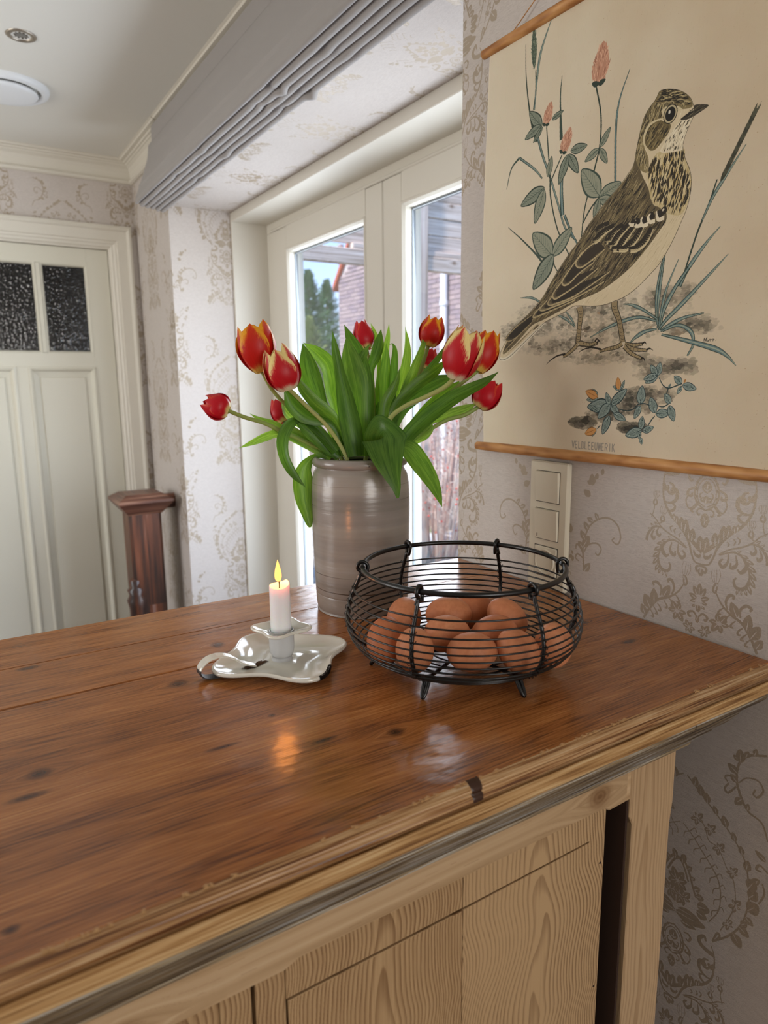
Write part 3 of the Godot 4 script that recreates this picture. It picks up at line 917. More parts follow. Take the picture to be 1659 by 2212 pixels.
# the garden door: two glazed leaves in a deep white frame
func build_garden_door() -> void:
	var root := Node3D.new()
	root.name = "door_2"
	tag(root, "cream double garden door with tall panes in the wallpapered niche", "", "", "structure")
	add_child(root)
	# lining of the opening: header band and far jamb, then the frame proper
	pieces("lining_board", [[Vector3(1.084, 2.100, NICHE_FAR + 0.012), Vector3(1.26, 2.136, NICHE_NEAR - 0.012)], [Vector3(1.084, 0, NICHE_FAR + 0.0), Vector3(1.26, 2.136, NICHE_FAR + 0.012)], [Vector3(1.084, 0, NICHE_NEAR - 0.012), Vector3(1.26, 2.136, NICHE_NEAR)]], 0.002, M.cream_paint, root)
	var x := 1.238
	pieces("frame_head", [[Vector3(x, 2.064, NICHE_FAR + 0.012), Vector3(x + 0.09, 2.102, NICHE_NEAR - 0.012)]], 0.003, M.cream_paint, root)
	pieces("frame_jamb", [[Vector3(x, 0, NICHE_FAR + 0.012), Vector3(x + 0.09, 2.064, -2.812)], [Vector3(x, 0, -1.096), Vector3(x + 0.09, 2.064, NICHE_NEAR - 0.012)]], 0.003, M.cream_paint, root)
	pieces("frame_bead", [[Vector3(x - 0.008, 2.062, -2.82), Vector3(x, 2.072, -1.09)]], 0.003, M.cream_paint, root)
	for e in [[-2.810, -1.952, -2.672, -2.055], [-1.948, -1.098, -1.842, -1.20]]:
		var leaf := Node3D.new()
		leaf.name = "leaf"
		root.add_child(leaf, true)
		var z0: float = e[0]
		var z1: float = e[1]
		var g0: float = e[2]
		var g1: float = e[3]
		pieces("stile", [[Vector3(x - 0.004, 0.02, z0), Vector3(x + 0.07, 2.062, g0)], [Vector3(x - 0.004, 0.02, g1), Vector3(x + 0.07, 2.062, z1)]], 0.003, M.cream_paint, leaf)
		pieces("rail", [[Vector3(x - 0.004, 1.976, g0), Vector3(x + 0.07, 2.062, g1)], [Vector3(x - 0.004, 0.02, g0), Vector3(x + 0.07, 0.22, g1)]], 0.0, M.cream_paint, leaf)
		var st := start()
		# glazing bead round the pane: an ovolo on the room's side
		st = start()
		var rows := []
		for k in 5:
			var c: int = k % 4
			var row := PackedVector3Array()
			for p in [Vector2(-0.004, -0.004), Vector2(0.0, -0.009), Vector2(0.006, -0.008), Vector2(0.013, 0.002), Vector2(0.014, 0.012), Vector2(0.014, 0.030)]:
				row.append(Vector3(x + p.y, (0.22 + p.x) if c < 2 else (1.976 - p.x), (g0 + p.x) if c == 0 or c == 3 else (g1 - p.x)))
			rows.append(row)
		loft(st, rows, false, false)
		place("glazing_bead", st, M.cream_paint, leaf)
		st = start()
		for k in 2:
			var a := g0 + 0.010 if k == 0 else g1 - 0.017
			bx(st, Vector3(x + 0.024, 0.23, a), Vector3(x + 0.036, 1.966, a + 0.007))
		bx(st, Vector3(x + 0.024, 1.956, g0 + 0.01), Vector3(x + 0.036, 1.964, g1 - 0.01))
		place("spacer", st, M.spacer_grey, leaf)
		st = start()
		quad(st, Vector3(x + 0.025, 0.222, g0), Vector3(x + 0.025, 0.222, g1), Vector3(x + 0.025, 1.974, g1), Vector3(x + 0.025, 1.974, g0))
		place("glass_pane", st, M.window_glass, leaf)

# ------------------------------------------------------------------ the garden beyond the glass
func build_outside() -> void:
	var timber_g := ramp([[0.0, col(150, 130, 116)], [0.4, col(196, 178, 166)], [0.7, col(214, 198, 188)], [1.0, col(226, 214, 204)]])
	var tim := wood(1024, 256, 91, timber_g, 0.08, [[200, 60, 14, 10], [700, 190, 16, 11], [460, 120, 12, 9]], col(110, 84, 66), 1.0, 40)
	M.timber = wood_mat("garden_timber", tim, Vector2(1.5, 0.4), 0.75, 0.3)
	M.paving = mat("garden_paving", col(196, 194, 190), 0.85)
	M.paving.albedo_texture = noise_tex(0.03, 14, 0.0, 5, 512, ramp([[0.2, col(150, 146, 140)], [0.6, col(214, 212, 208)], [1.0, col(240, 240, 240)]]))
	M.paving.uv1_scale = Vector3(0.5, 0.5, 1)
	M.soil = mat("garden_soil", Color.WHITE, 0.95)
	M.soil.albedo_texture = noise_tex(0.02, 15, 0.0, 5, 512, ramp([[0.2, col(92, 92, 62)], [0.5, col(140, 140, 104)], [0.8, col(196, 192, 176)]]))
	M.soil.uv1_scale = Vector3(0.3, 0.3, 1)
	mat("house_mortar", col(196, 188, 186), 0.9)
	mat("roof_tile", col(190, 96, 66), 0.8)
	mat("pipe_white", col(226, 232, 240), 0.4)
	mat("conifer_needles", col(88, 118, 88), 0.9, 0.2)
	M.conifer_needles.backlight_enabled = true
	M.conifer_needles.backlight = col(60, 90, 40)
	M.light_needles = M.conifer_needles.duplicate()
	M.light_needles.albedo_color = col(138, 150, 92)
	mat("bark", col(96, 78, 62), 0.9)
	mat("twig_pale", col(226, 214, 204), 0.85)
	mat("twig_red", col(204, 164, 150), 0.85)
	mat("berry", col(206, 60, 44), 0.4)
	mat("dry_grass", col(176, 176, 160), 0.9)
	mat("stone_white", col(230, 230, 228), 0.8)
	var st := start()
	bx(st, Vector3(1.33, -0.2, -60), Vector3(60, -0.12, 30))
	struct("ground", st, M.soil, "garden soil and grass beyond the glass")
	st = start()
	for i in 7:
		for j in 11:
			bx(st, Vector3(1.35 + i * 0.405, -0.14, -6.6 + j * 0.505), Vector3(1.35 + i * 0.405 + 0.4, -0.10, -6.6 + j * 0.505 + 0.5), 0.006)
	var pv := struct("paving", st, M.paving, "pale paving slabs outside the garden door")
	# pergola: post, beam, packing piece and a boarded side above
	var root := thing("pergola", "pale timber pergola with a post, a beam and boarded upper side outside the garden door", "pergola", Vector3(3.0, 0, -4.258))
	st = start()
	bx(st, Vector3(-0.05, -0.12, -0.05), Vector3(0.05, 3.3, 0.05), 0.006)
	var po := place("post", st, M.timber, root)
	M.timber_up = M.timber.duplicate()
	M.timber_up.uv1_scale = Vector3(1.0 / 0.4, 1.0 / 1.5, 1)
	var tim_v := tim.duplicate()
	tim_v.rotate_90(CLOCKWISE)
	M.timber_up.albedo_texture = tex(tim_v)
	po.material_override = M.timber_up
	st = start()
	bx(st, Vector3(-1.25, 2.236, -0.035), Vector3(4.0, 2.333, 0.035), 0.004)
	place("beam", st, M.timber, root)
	st = start()
	bx(st, Vector3(-0.56, 2.333, -0.03), Vector3(4.0, 2.372, 0.03), 0.003)
	place("packing_piece", st, M.timber, root)
	for k in 8:
		st = start()
		bx(st, Vector3(-1.6, 2.372 + k * 0.118, -0.03 - 0.004 * (k % 2)), Vector3(4.0, 2.372 + k * 0.118 + 0.113, 0.0 - 0.004 * (k % 2)), 0.004)
		place("cladding_board", st, M.timber, root)
	# neighbour's brick house: a gable wall of real courses, verge tiles and a downpipe
	house()
	conifer(Vector3(7.0, -0.12, -14.1), 3.95, "tall dark green conifer beside the neighbour's brick house", 3)
	conifer(Vector3(8.5, -0.12, -16.1), 4.1, "slimmer dark conifer between the tall one and the brick house", 6)
	conifer(Vector3(5.9, -0.12, -11.9), 2.75, "lower yellowish green conifer standing before the two dark ones", 4, true)
	# low fence behind the lawn
	root = thing("fence", "low pale board fence across the end of the garden", "fence", Vector3(3.2, -0.12, -8.4))
	for k in 26:
		st = start()
		bx(st, Vector3(-1.6 + k * 0.16, 0, -0.012), Vector3(-1.6 + k * 0.16 + 0.15, 1.05 + 0.01 * (k % 3), 0.012), 0.004)
		place("fence_board", st, M.timber_up, root)
	for y in [0.25, 0.85]:
		st = start()
		bx(st, Vector3(-1.6, y, 0.012), Vector3(2.56, y + 0.08, 0.05), 0.003)
		place("fence_rail", st, M.timber, root)
	shrub(Vector3(3.25, -0.12, -4.35), 1.75, 190, "bare pale twiggy shrub with red berries by the pergola post", 21, true)
	shrub(Vector3(4.45, -0.12, -5.95), 1.6, 140, "bare reddish shrub behind the berried one", 23, false)
	for k in 5:
		var p: Vector3 = [Vector3(2.75, -0.12, -3.45), Vector3(3.05, -0.12, -3.62), Vector3(3.62, -0.12, -5.1), Vector3(3.85, -0.12, -5.0), Vector3(4.1, -0.12, -5.05)][k]
		st = start()
		var r := RandomNumberGenerator.new()
		r.seed = 300 + k
		var rows := []
		var n := noise(0.9, 200 + k, 2)
		for i in 9:
			var ring := PackedVector3Array()
			var t := PI * (i / 8.0)
			for j in 14:
				var d := Vector3(sin(t) * cos(TAU * j / 14), -cos(t) * 0.6, sin(t) * sin(TAU * j / 14))
				ring.append(d * (0.16 + 0.03 * (k % 2)) * (1.0 + 0.35 * n.get_noise_3dv(d * 2.0)) + Vector3(0, 0.09, 0))
			rows.append(ring)
		loft(st, rows, true, true)
		tag(place("boulder", st, M.stone_white, null, p), ["white garden boulder nearest the garden door", "white garden boulder just before the berried shrub", "left one of the three white boulders between the two shrubs", "middle one of the three white boulders between the two shrubs", "right one of the three white boulders between the two shrubs"][k], "boulder", "white boulders in the bed")
	# a tuft of dry ornamental grass
	st = start()
	var r := RandomNumberGenerator.new()
	r.seed = 12
	for k in 260:
		var a := r.randf() * TAU
		var lean := r.randf_range(0.05, 0.5)
		var len := r.randf_range(0.25, 0.5)
		var q := PackedVector3Array()
		for i in 5:
			var f := i / 4.0
			q.append(Vector3(cos(a) * (0.05 + lean * f * f * len * 1.4), len * f * (1.0 - 0.35 * lean * f), sin(a) * (0.05 + lean * f * f * len * 1.4)))
		tube(st, q, PackedFloat32Array([0.0022, 0.002, 0.0018, 0.0014, 0.0006]), 3, false, false)
	var tuft := thing("grass_tuft", "dry grey ornamental grass tuft low beside the pergola post", "grass", Vector3(2.75, -0.12, -3.95))
	tag(place("blades", st, M.dry_grass, tuft), "", "", "", "stuff")

func house() -> void:
	var root := thing("brick_house", "neighbour's reddish brown brick house with orange verge tiles and a white downpipe", "house", Vector3(6.0, -0.12, -10.93))
	root.rotation.y = -PI / 2
	# in the house's own axes the gable wall lies in the plane z = 0, x from 0 along the garden; the verge rises to the right
	var verge := func(x: float) -> float: return 3.36 + x * 1.15
	var st := start()
	slab(st, PackedVector2Array([Vector2(0, 0), Vector2(6.4, 0), Vector2(6.4, 3.36), Vector2(3.2, 7.04), Vector2(0, 3.36)]), -6.0, -0.012)
	place("wall", st, M.house_mortar, root)
	var shapes := []
	for k in 3:
		M["brick%d" % k] = mat("house_brick_%d" % k, [col(156, 138, 140), col(164, 146, 146), col(146, 130, 136)][k], 0.9)
	var r := RandomNumberGenerator.new()
	r.seed = 5
	st = start()
	bx(st, Vector3(0.004, 0.004, -0.06), Vector3(0.206, 0.061, 0.0), 0.003)
	var full := done(st)
	st = start()
	bx(st, Vector3(0.004, 0.004, -0.06), Vector3(0.101, 0.061, 0.0), 0.003)
	var half := done(st)
	# bricks seen between the window frame and the pergola, one by one
	var count := 0
	var rest := [start(), start(), start()]
	for row in 76:
		var y := row * 0.065
		var x := 0.0 if row % 2 == 0 else 0.105
		if row % 2 == 1: count += brick(root, half, r, 0.0, y, count, rest)
		while x < 6.1:
			if y < verge.call(x) - 0.1: count += brick(root, full, r, x, y, count, rest)
			x += 0.21
	for k in 3: tag(place("brickwork", rest[k], M["brick%d" % k], root), "", "", "", "stuff")
	for k in 9:
		st = start()
		var x := k * 0.34 - 0.12
		var y0: float = verge.call(x)
		slab(st, PackedVector2Array([Vector2(x, y0 - 0.08), Vector2(x + 0.36, y0 + 0.34), Vector2(x + 0.36, y0 + 0.45), Vector2(x, y0 + 0.03)]), -0.4, 0.05 + 0.01 * (k % 2), 0.01)
		place("verge_tile", st, M.roof_tile, root)
	st = start()
	tube(st, PackedVector3Array([Vector3(3.1, 0, 0.07), Vector3(3.1, 1.5, 0.07), Vector3(3.1, 3.3, 0.07), Vector3(3.1, 5.0, 0.07)]), 0.05, 12)
	for y in [0.8, 2.6]: tube(st, PackedVector3Array([Vector3(3.1, y, 0.07), Vector3(3.1, y + 0.06, 0.07)]), 0.06, 12)
	place("downpipe", st, M.pipe_white, root)

func brick(root: Node3D, mesh: Mesh, r: RandomNumberGenerator, x: float, y: float, count: int, rest: Array) -> int:
	var k := r.randi_range(0, 2)
	var at := Transform3D(Basis.IDENTITY, Vector3(x, y, r.randf_range(-0.002, 0.003)))
	# the band of the wall that the garden door shows is built brick by brick
	var seen := y > 2.05 and y < 3.42 and (x < 1.75 or x > 2.3) and x < 3.9
	if seen and count < 300:
		reuse("brick", mesh, M["brick%d" % k], root, at)
		return 1
	rest[k].append_from(mesh, 0, at)
	return 0

func conifer(at: Vector3, h: float, label: String, seed_: int, light := false) -> void:
	var root := thing("conifer", label, "tree", at, "")
	var r := RandomNumberGenerator.new()
	r.seed = seed_
	var st := start()
	tube(st, PackedVector3Array([Vector3(0, 0, 0), Vector3(0, h * 0.5, 0), Vector3(0, h * 0.97, 0)]), PackedFloat32Array([0.09, 0.05, 0.01]), 8)
	place("trunk", st, M.bark, root)
	st = start()
	var n := int(h * 620)
	for k in n:
		var f := pow(r.randf(), 0.8)
		var y := h * (0.06 + 0.94 * f)
		var a := r.randf() * TAU
		var reach := pow(1.0 - f * 0.985, 0.62) * (h * 0.19 + 0.08) * r.randf_range(0.45, 1.12) * (1.0 + 0.22 * sin(a * 3.0 + f * 9.0))
		var d := Vector3(cos(a), r.randf_range(-0.1, 0.55), sin(a)).normalized()
		var p0 := Vector3(0, y, 0) + d * reach * 0.55
		var p1 := Vector3(0, y, 0) + d * reach + Vector3(0, 0.06, 0)
		spray(st, p0, p1, r.randf_range(0.03, 0.075), r)
	tag(place("foliage", st, M.light_needles if light else M.conifer_needles, root), "", "", "", "stuff")

# a flat spray of needles: a spine with drooping side leaflets
func spray(st: SurfaceTool, a: Vector3, b: Vector3, w: float, r: RandomNumberGenerator) -> void:
	st.set_smooth_group(-1)
	var t := b - a
	var s := t.cross(Vector3(r.randf() - 0.5, 1, r.randf() - 0.5)).normalized()
	for i in 4:
		var p := a + t * (i / 4.0)
		var q := a + t * ((i + 1.6) / 4.0)
		for e in [-1.0, 1.0]:
			tri(st, p, q + s * w * e * (1.0 - i * 0.2) - Vector3(0, 0.02, 0), p + t * 0.22)

func shrub(at: Vector3, h: float, stems: int, label: String, seed_: int, berries: bool) -> void:
	var root := thing("shrub", label, "shrub", at)
	var r := RandomNumberGenerator.new()
	r.seed = seed_
	var st := [start(), start()]
	var sb := start()
	for k in stems:
		var a := r.randf() * TAU
		var lean := r.randf_range(0.06, 0.5)
		var len := h * r.randf_range(0.55, 1.0)
		var p := PackedVector3Array()
		var base := Vector3(cos(a) * 0.12, 0, sin(a) * 0.12)
		for i in 6:
			var f := i / 5.0
			p.append(base + Vector3(cos(a) * lean * len * f, len * f * (1.0 - 0.2 * f * lean), sin(a) * lean * len * f) + Vector3(r.randf_range(-1, 1), 0, r.randf_range(-1, 1)) * 0.025 * f)
		var w := r.randf_range(0.003, 0.007)
		tube(st[k % 2], p, PackedFloat32Array([w, w * 0.9, w * 0.75, w * 0.6, w * 0.45, w * 0.2]), 5)
		for i in 3:
			var q := p[2 + i]
			var d := Vector3(r.randf_range(-1, 1), r.randf_range(0.1, 1), r.randf_range(-1, 1)) * 0.18
			tube(st[k % 2], PackedVector3Array([q, q + d * 0.5, q + d + Vector3(0, 0.03, 0)]), PackedFloat32Array([w * 0.5, w * 0.4, w * 0.15]), 4)
			if berries and r.randf() < 0.5:
				var o := q + d
				lathe(sb, [Vector2(0.0005, -0.008), Vector2(0.006, -0.005), Vector2(0.008, 0), Vector2(0.006, 0.005), Vector2(0.0005, 0.008)], 8, o)
	tag(place("twigs", st[0], M.twig_pale, root), "", "", "", "stuff")
	tag(place("red_twigs", st[1], M.twig_red, root), "", "", "", "stuff")
	if berries: tag(place("berries", sb, M.berry, root), "", "", "", "stuff")

# ------------------------------------------------------------------ the cabinet
# a moulding of the cornice: profile (z of the front, y) run along the front and mitred round the right and left ends
func cornice_run(st: SurfaceTool, prof: Array, smooth := false) -> void:
	var rows := []
	for e in 4:
		var row := PackedVector3Array()
		for p in prof:
			var out: float = minf(0.712 + (p.x + 0.4545) * 3.2, 0.8295)
			var left: float = 0.30 - (out - 0.30)
			match e:
				0: row.append(Vector3(left, p.y, -1.04))
				1: row.append(Vector3(left, p.y, p.x))
				2: row.append(Vector3(out, p.y, p.x))
				3: row.append(Vector3(out, p.y, -1.04))
		rows.append(row)
	# u along the run, v down the profile, so that grain runs lengthways
	st.set_smooth_group(0 if smooth else -1)
	var v := PackedFloat32Array([0.0])
	for j in range(1, prof.size()): v.append(v[j - 1] + prof[j].distance_to(prof[j - 1]))
	for e in 3:
		for j in prof.size() - 1:
			var q := [rows[e][j], rows[e + 1][j], rows[e + 1][j + 1], rows[e][j + 1]]
			var w := PackedVector2Array()
			for i in 4:
				var p: Vector3 = q[i]
				w.append(Vector2(p.x if e == 1 else p.z + e * 0.37, v[j + (1 if i >= 2 else 0)]))
			quad(st, q[3], q[2], q[1], q[0], PackedVector2Array([w[3], w[2], w[1], w[0]]))

func build_cabinet() -> void:
	var root := thing("cabinet", "old pine cabinet with a waxed brown top, worn moulded edge and bare plank door", "cabinet")
	var x0 := -0.229
	var x1 := 0.829
	# top: a wide front plank, then two narrow ones behind open joints
	var ys := 1.078
	var planks := [[-0.8035, -0.4245, "top_front"], [-0.9245, -0.8052, "top_back"], [-1.043, -0.9252, "top_back"]]
	for i in 3:
		var p: Array = planks[i]
		var st := start()
		var c := 0.0012 if i < 2 else 0.0006
		var za: float = p[0]
		var zb: float = p[1]
		var xa := x0 if i > 0 else x0 + 0.004
		var xb := x1 - (0.0 if i > 0 else 0.004)
		# upper face with eased long edges; uv (x, distance from the plank's front)
		st.set_smooth_group(-1)
		var zs := [zb, zb - c, za + c, za]
		var yy := [TOP_Y - c, TOP_Y, TOP_Y, TOP_Y - c]
		if i == 0:
			zs[0] = zb - 0.0
			yy[0] = TOP_Y
		for k in 3:
			# the joint behind the front plank has opened at its left end only
			var g0 := 0.0016 if i == 0 and k >= 2 else 0.0
			var g1 := 0.0016 if i == 0 and k >= 1 else 0.0
			var A := Vector3(xa, yy[k], zs[k] + g0)
			var B := Vector3(xb, yy[k], zs[k] - g0)
			var C := Vector3(xb, yy[k + 1], zs[k + 1] - g1)
			var D := Vector3(xa, yy[k + 1], zs[k + 1] + g1)
			var off: float = zb if i == 0 else -0.8052
			quad(st, A, B, C, D, PackedVector2Array([Vector2(xa, off - zs[k]), Vector2(xb, off - zs[k]), Vector2(xb, off - zs[k + 1]), Vector2(xa, off - zs[k + 1])]))
		quad(st, Vector3(xa, ys, zb), Vector3(xb, ys, zb), Vector3(xb, yy[0], zb), Vector3(xa, yy[0], zb))
		quad(st, Vector3(xb, ys, za), Vector3(xa, ys, za), Vector3(xa, yy[3], za), Vector3(xb, yy[3], za))
		quad(st, Vector3(xa, ys, za), Vector3(xb, ys, za), Vector3(xb, ys, zb), Vector3(xa, ys, zb))
		quad(st, Vector3(xb, ys, zb), Vector3(xb, ys, za), Vector3(xb, yy[3], za), Vector3(xb, yy[0], zb))
		quad(st, Vector3(xa, ys, za), Vector3(xa, ys, zb), Vector3(xa, yy[0], zb), Vector3(xa, yy[3], za))
		place("top_plank", st, M[p[2]], root)
	# worn nosing of the top: two beads with a quirk between them
	var st := start()
	cornice_run(st, [Vector2(-0.4255, 1.1000), Vector2(-0.4235, 1.0994), Vector2(-0.4205, 1.0978), Vector2(-0.4186, 1.0955), Vector2(-0.4178, 1.0932), Vector2(-0.4186, 1.0914), Vector2(-0.4196, 1.0905), Vector2(-0.4172, 1.0893), Vector2(-0.4160, 1.0868), Vector2(-0.4163, 1.0838), Vector2(-0.4182, 1.0810), Vector2(-0.4215, 1.0792), Vector2(-0.4245, 1.0788)], true)
	tag(place("top_edge", st, M.edge, root), "worn moulded edge of the top")
	chips(root)
	st = start()
	cornice_run(st, [Vector2(-0.430, 1.0788), Vector2(-0.4185, 1.0786), Vector2(-0.4172, 1.0776), Vector2(-0.4170, 1.0640), Vector2(-0.4180, 1.0628), Vector2(-0.4225, 1.0622)])
	place("upper_board", st, M.board, root)
	st = start()
	cornice_run(st, [Vector2(-0.4225, 1.0622), Vector2(-0.4212, 1.0600), Vector2(-0.4208, 1.0570), Vector2(-0.4216, 1.0535), Vector2(-0.4238, 1.0508), Vector2(-0.4275, 1.0488), Vector2(-0.4300, 1.0470), Vector2(-0.4318, 1.0435), Vector2(-0.4332, 1.0395), Vector2(-0.4352, 1.0350), Vector2(-0.4385, 1.0305), Vector2(-0.4420, 1.0275), Vector2(-0.4440, 1.0262), Vector2(-0.4442, 1.0225), Vector2(-0.4470, 1.0210), Vector2(-0.4474, 1.0180), Vector2(-0.4500, 1.0170)], true)
	tag(place("cornice_moulding", st, M.moulding, root), "grey weathered cornice moulding")
	st = start()
	cornice_run(st, [Vector2(-0.4500, 1.0170), Vector2(-0.4518, 1.0160), Vector2(-0.4526, 1.0130), Vector2(-0.4530, 1.0095), Vector2(-0.4545, 1.0078), Vector2(-0.4680, 1.0076)])
	place("lower_fillet", st, M.moulding, root)
	# face frame: top rail and the two stiles; sides and back
	st = start()
	slab(st, PackedVector2Array([Vector2(-0.03, 1.02), Vector2(0.6275, 1.02), Vector2(0.6275, 0.9615), Vector2(0.592, 0.9600), Vector2(0.583, 0.9655), Vector2(0.205, 0.9655), Vector2(0.190, 0.9600), Vector2(-0.03, 0.9600)]), -0.49, -0.465, 0.0015)
	place("rail", st, M.rail, root)
	for e in [[0.628, 0.7095], [-0.112, -0.031]]:
		st = start()
		var a: float = e[0]
		var b: float = e[1]
		if a > 0:
			# stopped chamfer down the inner edge
			slab(st, PackedVector2Array([Vector2(a, 1.02), Vector2(b, 1.02), Vector2(b, 0.93), Vector2(b - 0.0035, 0.90), Vector2(b - 0.004, 0.0), Vector2(a + 0.006, 0.0), Vector2(a + 0.006, 0.926), Vector2(a, 0.938)]), -0.505, -0.465, 0.0015)
		else:
			bx(st, Vector3(a, 0, -0.505), Vector3(b, 1.02, -0.465), 0.0015)
		place("stile", st, M.stile, root)
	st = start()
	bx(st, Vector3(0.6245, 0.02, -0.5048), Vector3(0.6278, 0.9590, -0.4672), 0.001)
	place("gap_shade_liner", st, M.shadowed_wood, root)  # dark strip added over the stile's inner side to shade the door gap
	pieces("side_panel", [[Vector3(0.690, 0.02, -1.03), Vector3(0.7045, 1.02, -0.505)], [Vector3(-0.107, 0.02, -1.03), Vector3(-0.092, 1.02, -0.505)]], 0.001, M.plank_b, root)
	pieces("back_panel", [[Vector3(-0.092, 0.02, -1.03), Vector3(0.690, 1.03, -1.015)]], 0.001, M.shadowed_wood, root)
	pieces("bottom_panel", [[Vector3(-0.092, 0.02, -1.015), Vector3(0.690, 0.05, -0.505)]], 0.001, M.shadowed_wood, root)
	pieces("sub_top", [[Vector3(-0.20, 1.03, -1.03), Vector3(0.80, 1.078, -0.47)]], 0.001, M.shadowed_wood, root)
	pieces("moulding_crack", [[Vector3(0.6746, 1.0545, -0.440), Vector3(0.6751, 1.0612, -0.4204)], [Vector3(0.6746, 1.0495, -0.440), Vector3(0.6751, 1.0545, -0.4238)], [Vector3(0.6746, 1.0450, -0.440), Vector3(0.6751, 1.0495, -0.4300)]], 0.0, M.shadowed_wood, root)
	st = start()
	bx(st, Vector3(-0.031, 0.02, -0.49), Vector3(0.628, 0.10, -0.466), 0.001)
	place("bottom_rail", st, M.rail, root)
	# doors of vertical planks with a cut line that frames the field
	for d in 2:
		var door := Node3D.new()
		door.name = "door"
		root.add_child(door, true)
		var outl := [
			# left edge strip, head pieces, field planks (x ranges from the right-hand door, mirrored for the other)
			[[0.1700, 0.1972], [0.1700, 0.1972], 0.10, 0.995, "plank_b", []],
			[[0.1978, 0.3928], [], 0.9148, 0.995, "plank_b", []],
			[[0.3934, 0.6065], [], 0.10, 0.995, "plank", [0.5795]],
			[[0.1993, 0.3928], [], 0.10, 0.9120, "plank_b", []],
		]
		for o in outl:
			st = start()
			var a: float = o[0][0]
			var b: float = o[0][1]
			var pts := PackedVector2Array([Vector2(a, o[2]), Vector2(b, o[2]), Vector2(b, o[3]), Vector2(a, o[3])])
			# the cut line runs into the right plank and stops short of its edge
			if o[5].size(): pts = PackedVector2Array([Vector2(a, o[2]), Vector2(b, o[2]), Vector2(b, o[3]), Vector2(a, o[3]), Vector2(a, 0.9146), Vector2(0.5795, 0.9160), Vector2(0.5800, 0.9150), Vector2(0.5795, 0.9138), Vector2(a, 0.9120)])
			if d == 1:
				for k in pts.size(): pts[k].x = 0.3365 - pts[k].x
			slab(st, pts, -0.505, -0.4815, 0.0006)
			place("plank", st, M[o[4]], door)
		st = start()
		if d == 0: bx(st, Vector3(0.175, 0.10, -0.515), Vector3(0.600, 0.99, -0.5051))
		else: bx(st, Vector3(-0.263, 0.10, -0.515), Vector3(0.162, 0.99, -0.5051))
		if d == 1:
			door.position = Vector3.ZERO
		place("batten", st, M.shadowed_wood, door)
		if d == 0:
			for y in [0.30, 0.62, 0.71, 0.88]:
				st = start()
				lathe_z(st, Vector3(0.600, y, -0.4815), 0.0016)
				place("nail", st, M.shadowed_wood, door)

func lathe_z(st: SurfaceTool, at: Vector3, r: float) -> void:
	var rows := []
	for e in [[1.0, 0.0], [0.8, 0.0006], [0.05, 0.0009]]:
		var ring := PackedVector3Array()
		for k in 10: ring.append(at + Vector3(cos(TAU * k / 10) * r * e[0], sin(TAU * k / 10) * r * e[0], e[1]))
		rows.append(ring)
	loft(st, rows, true, true, false, false, true)

# splinters and worn-through patches along the front arris, and the dark knot plug in the edge
func chips(root: Node3D) -> void:
	var r := RandomNumberGenerator.new()
	r.seed = 40
	mat("raw_chip", col(192, 150, 102), 0.6)
	mat("dark_knot", col(58, 33, 20), 0.35)
	var st := start()
	for k in 46:
		var x := r.randf_range(0.0, 0.82)
		var w := r.randf_range(0.002, 0.010) * (0.6 + x)
		var d := r.randf_range(0.0006, 0.0022) * (0.6 + x)
		var z := -0.4250
		tri(st, Vector3(x, TOP_Y + 0.00025, z + 0.001), Vector3(x + w, TOP_Y + 0.00025, z + 0.001), Vector3(x + w * r.randf(), TOP_Y + 0.0003, z - d))
		tri(st, Vector3(x, TOP_Y - 0.0005, z + 0.0028), Vector3(x + w, TOP_Y - 0.0005, z + 0.0028), Vector3(x + w * 0.5, TOP_Y + 0.0004, z + 0.0004))
	tag(place("chip", st, M.raw_chip, root), "pale splinters along the worn edge", "", "", "stuff")
	st = start()
	var rows := []
	for i in 7:
		var f := i / 6.0
		var row := PackedVector3Array()
		for p in [Vector2(-0.4262, 1.1003), Vector2(-0.4232, 1.0999), Vector2(-0.4200, 1.0981), Vector2(-0.4180, 1.0957), Vector2(-0.4172, 1.0932), Vector2(-0.4180, 1.0914), Vector2(-0.4190, 1.0905), Vector2(-0.4166, 1.0894), Vector2(-0.4155, 1.0868), Vector2(-0.4158, 1.0838)]:
			var bow := sin(PI * f)
			row.append(Vector3(0.3490 + f * 0.013, p.y, p.x - 0.0009 * (1.0 - minf(1.0, bow * 2.5))))
		rows.append(row)
	loft(st, rows, false, true, false, false, true)
	tag(place("knot", st, M.dark_knot, root), "dark knot in the worn edge")

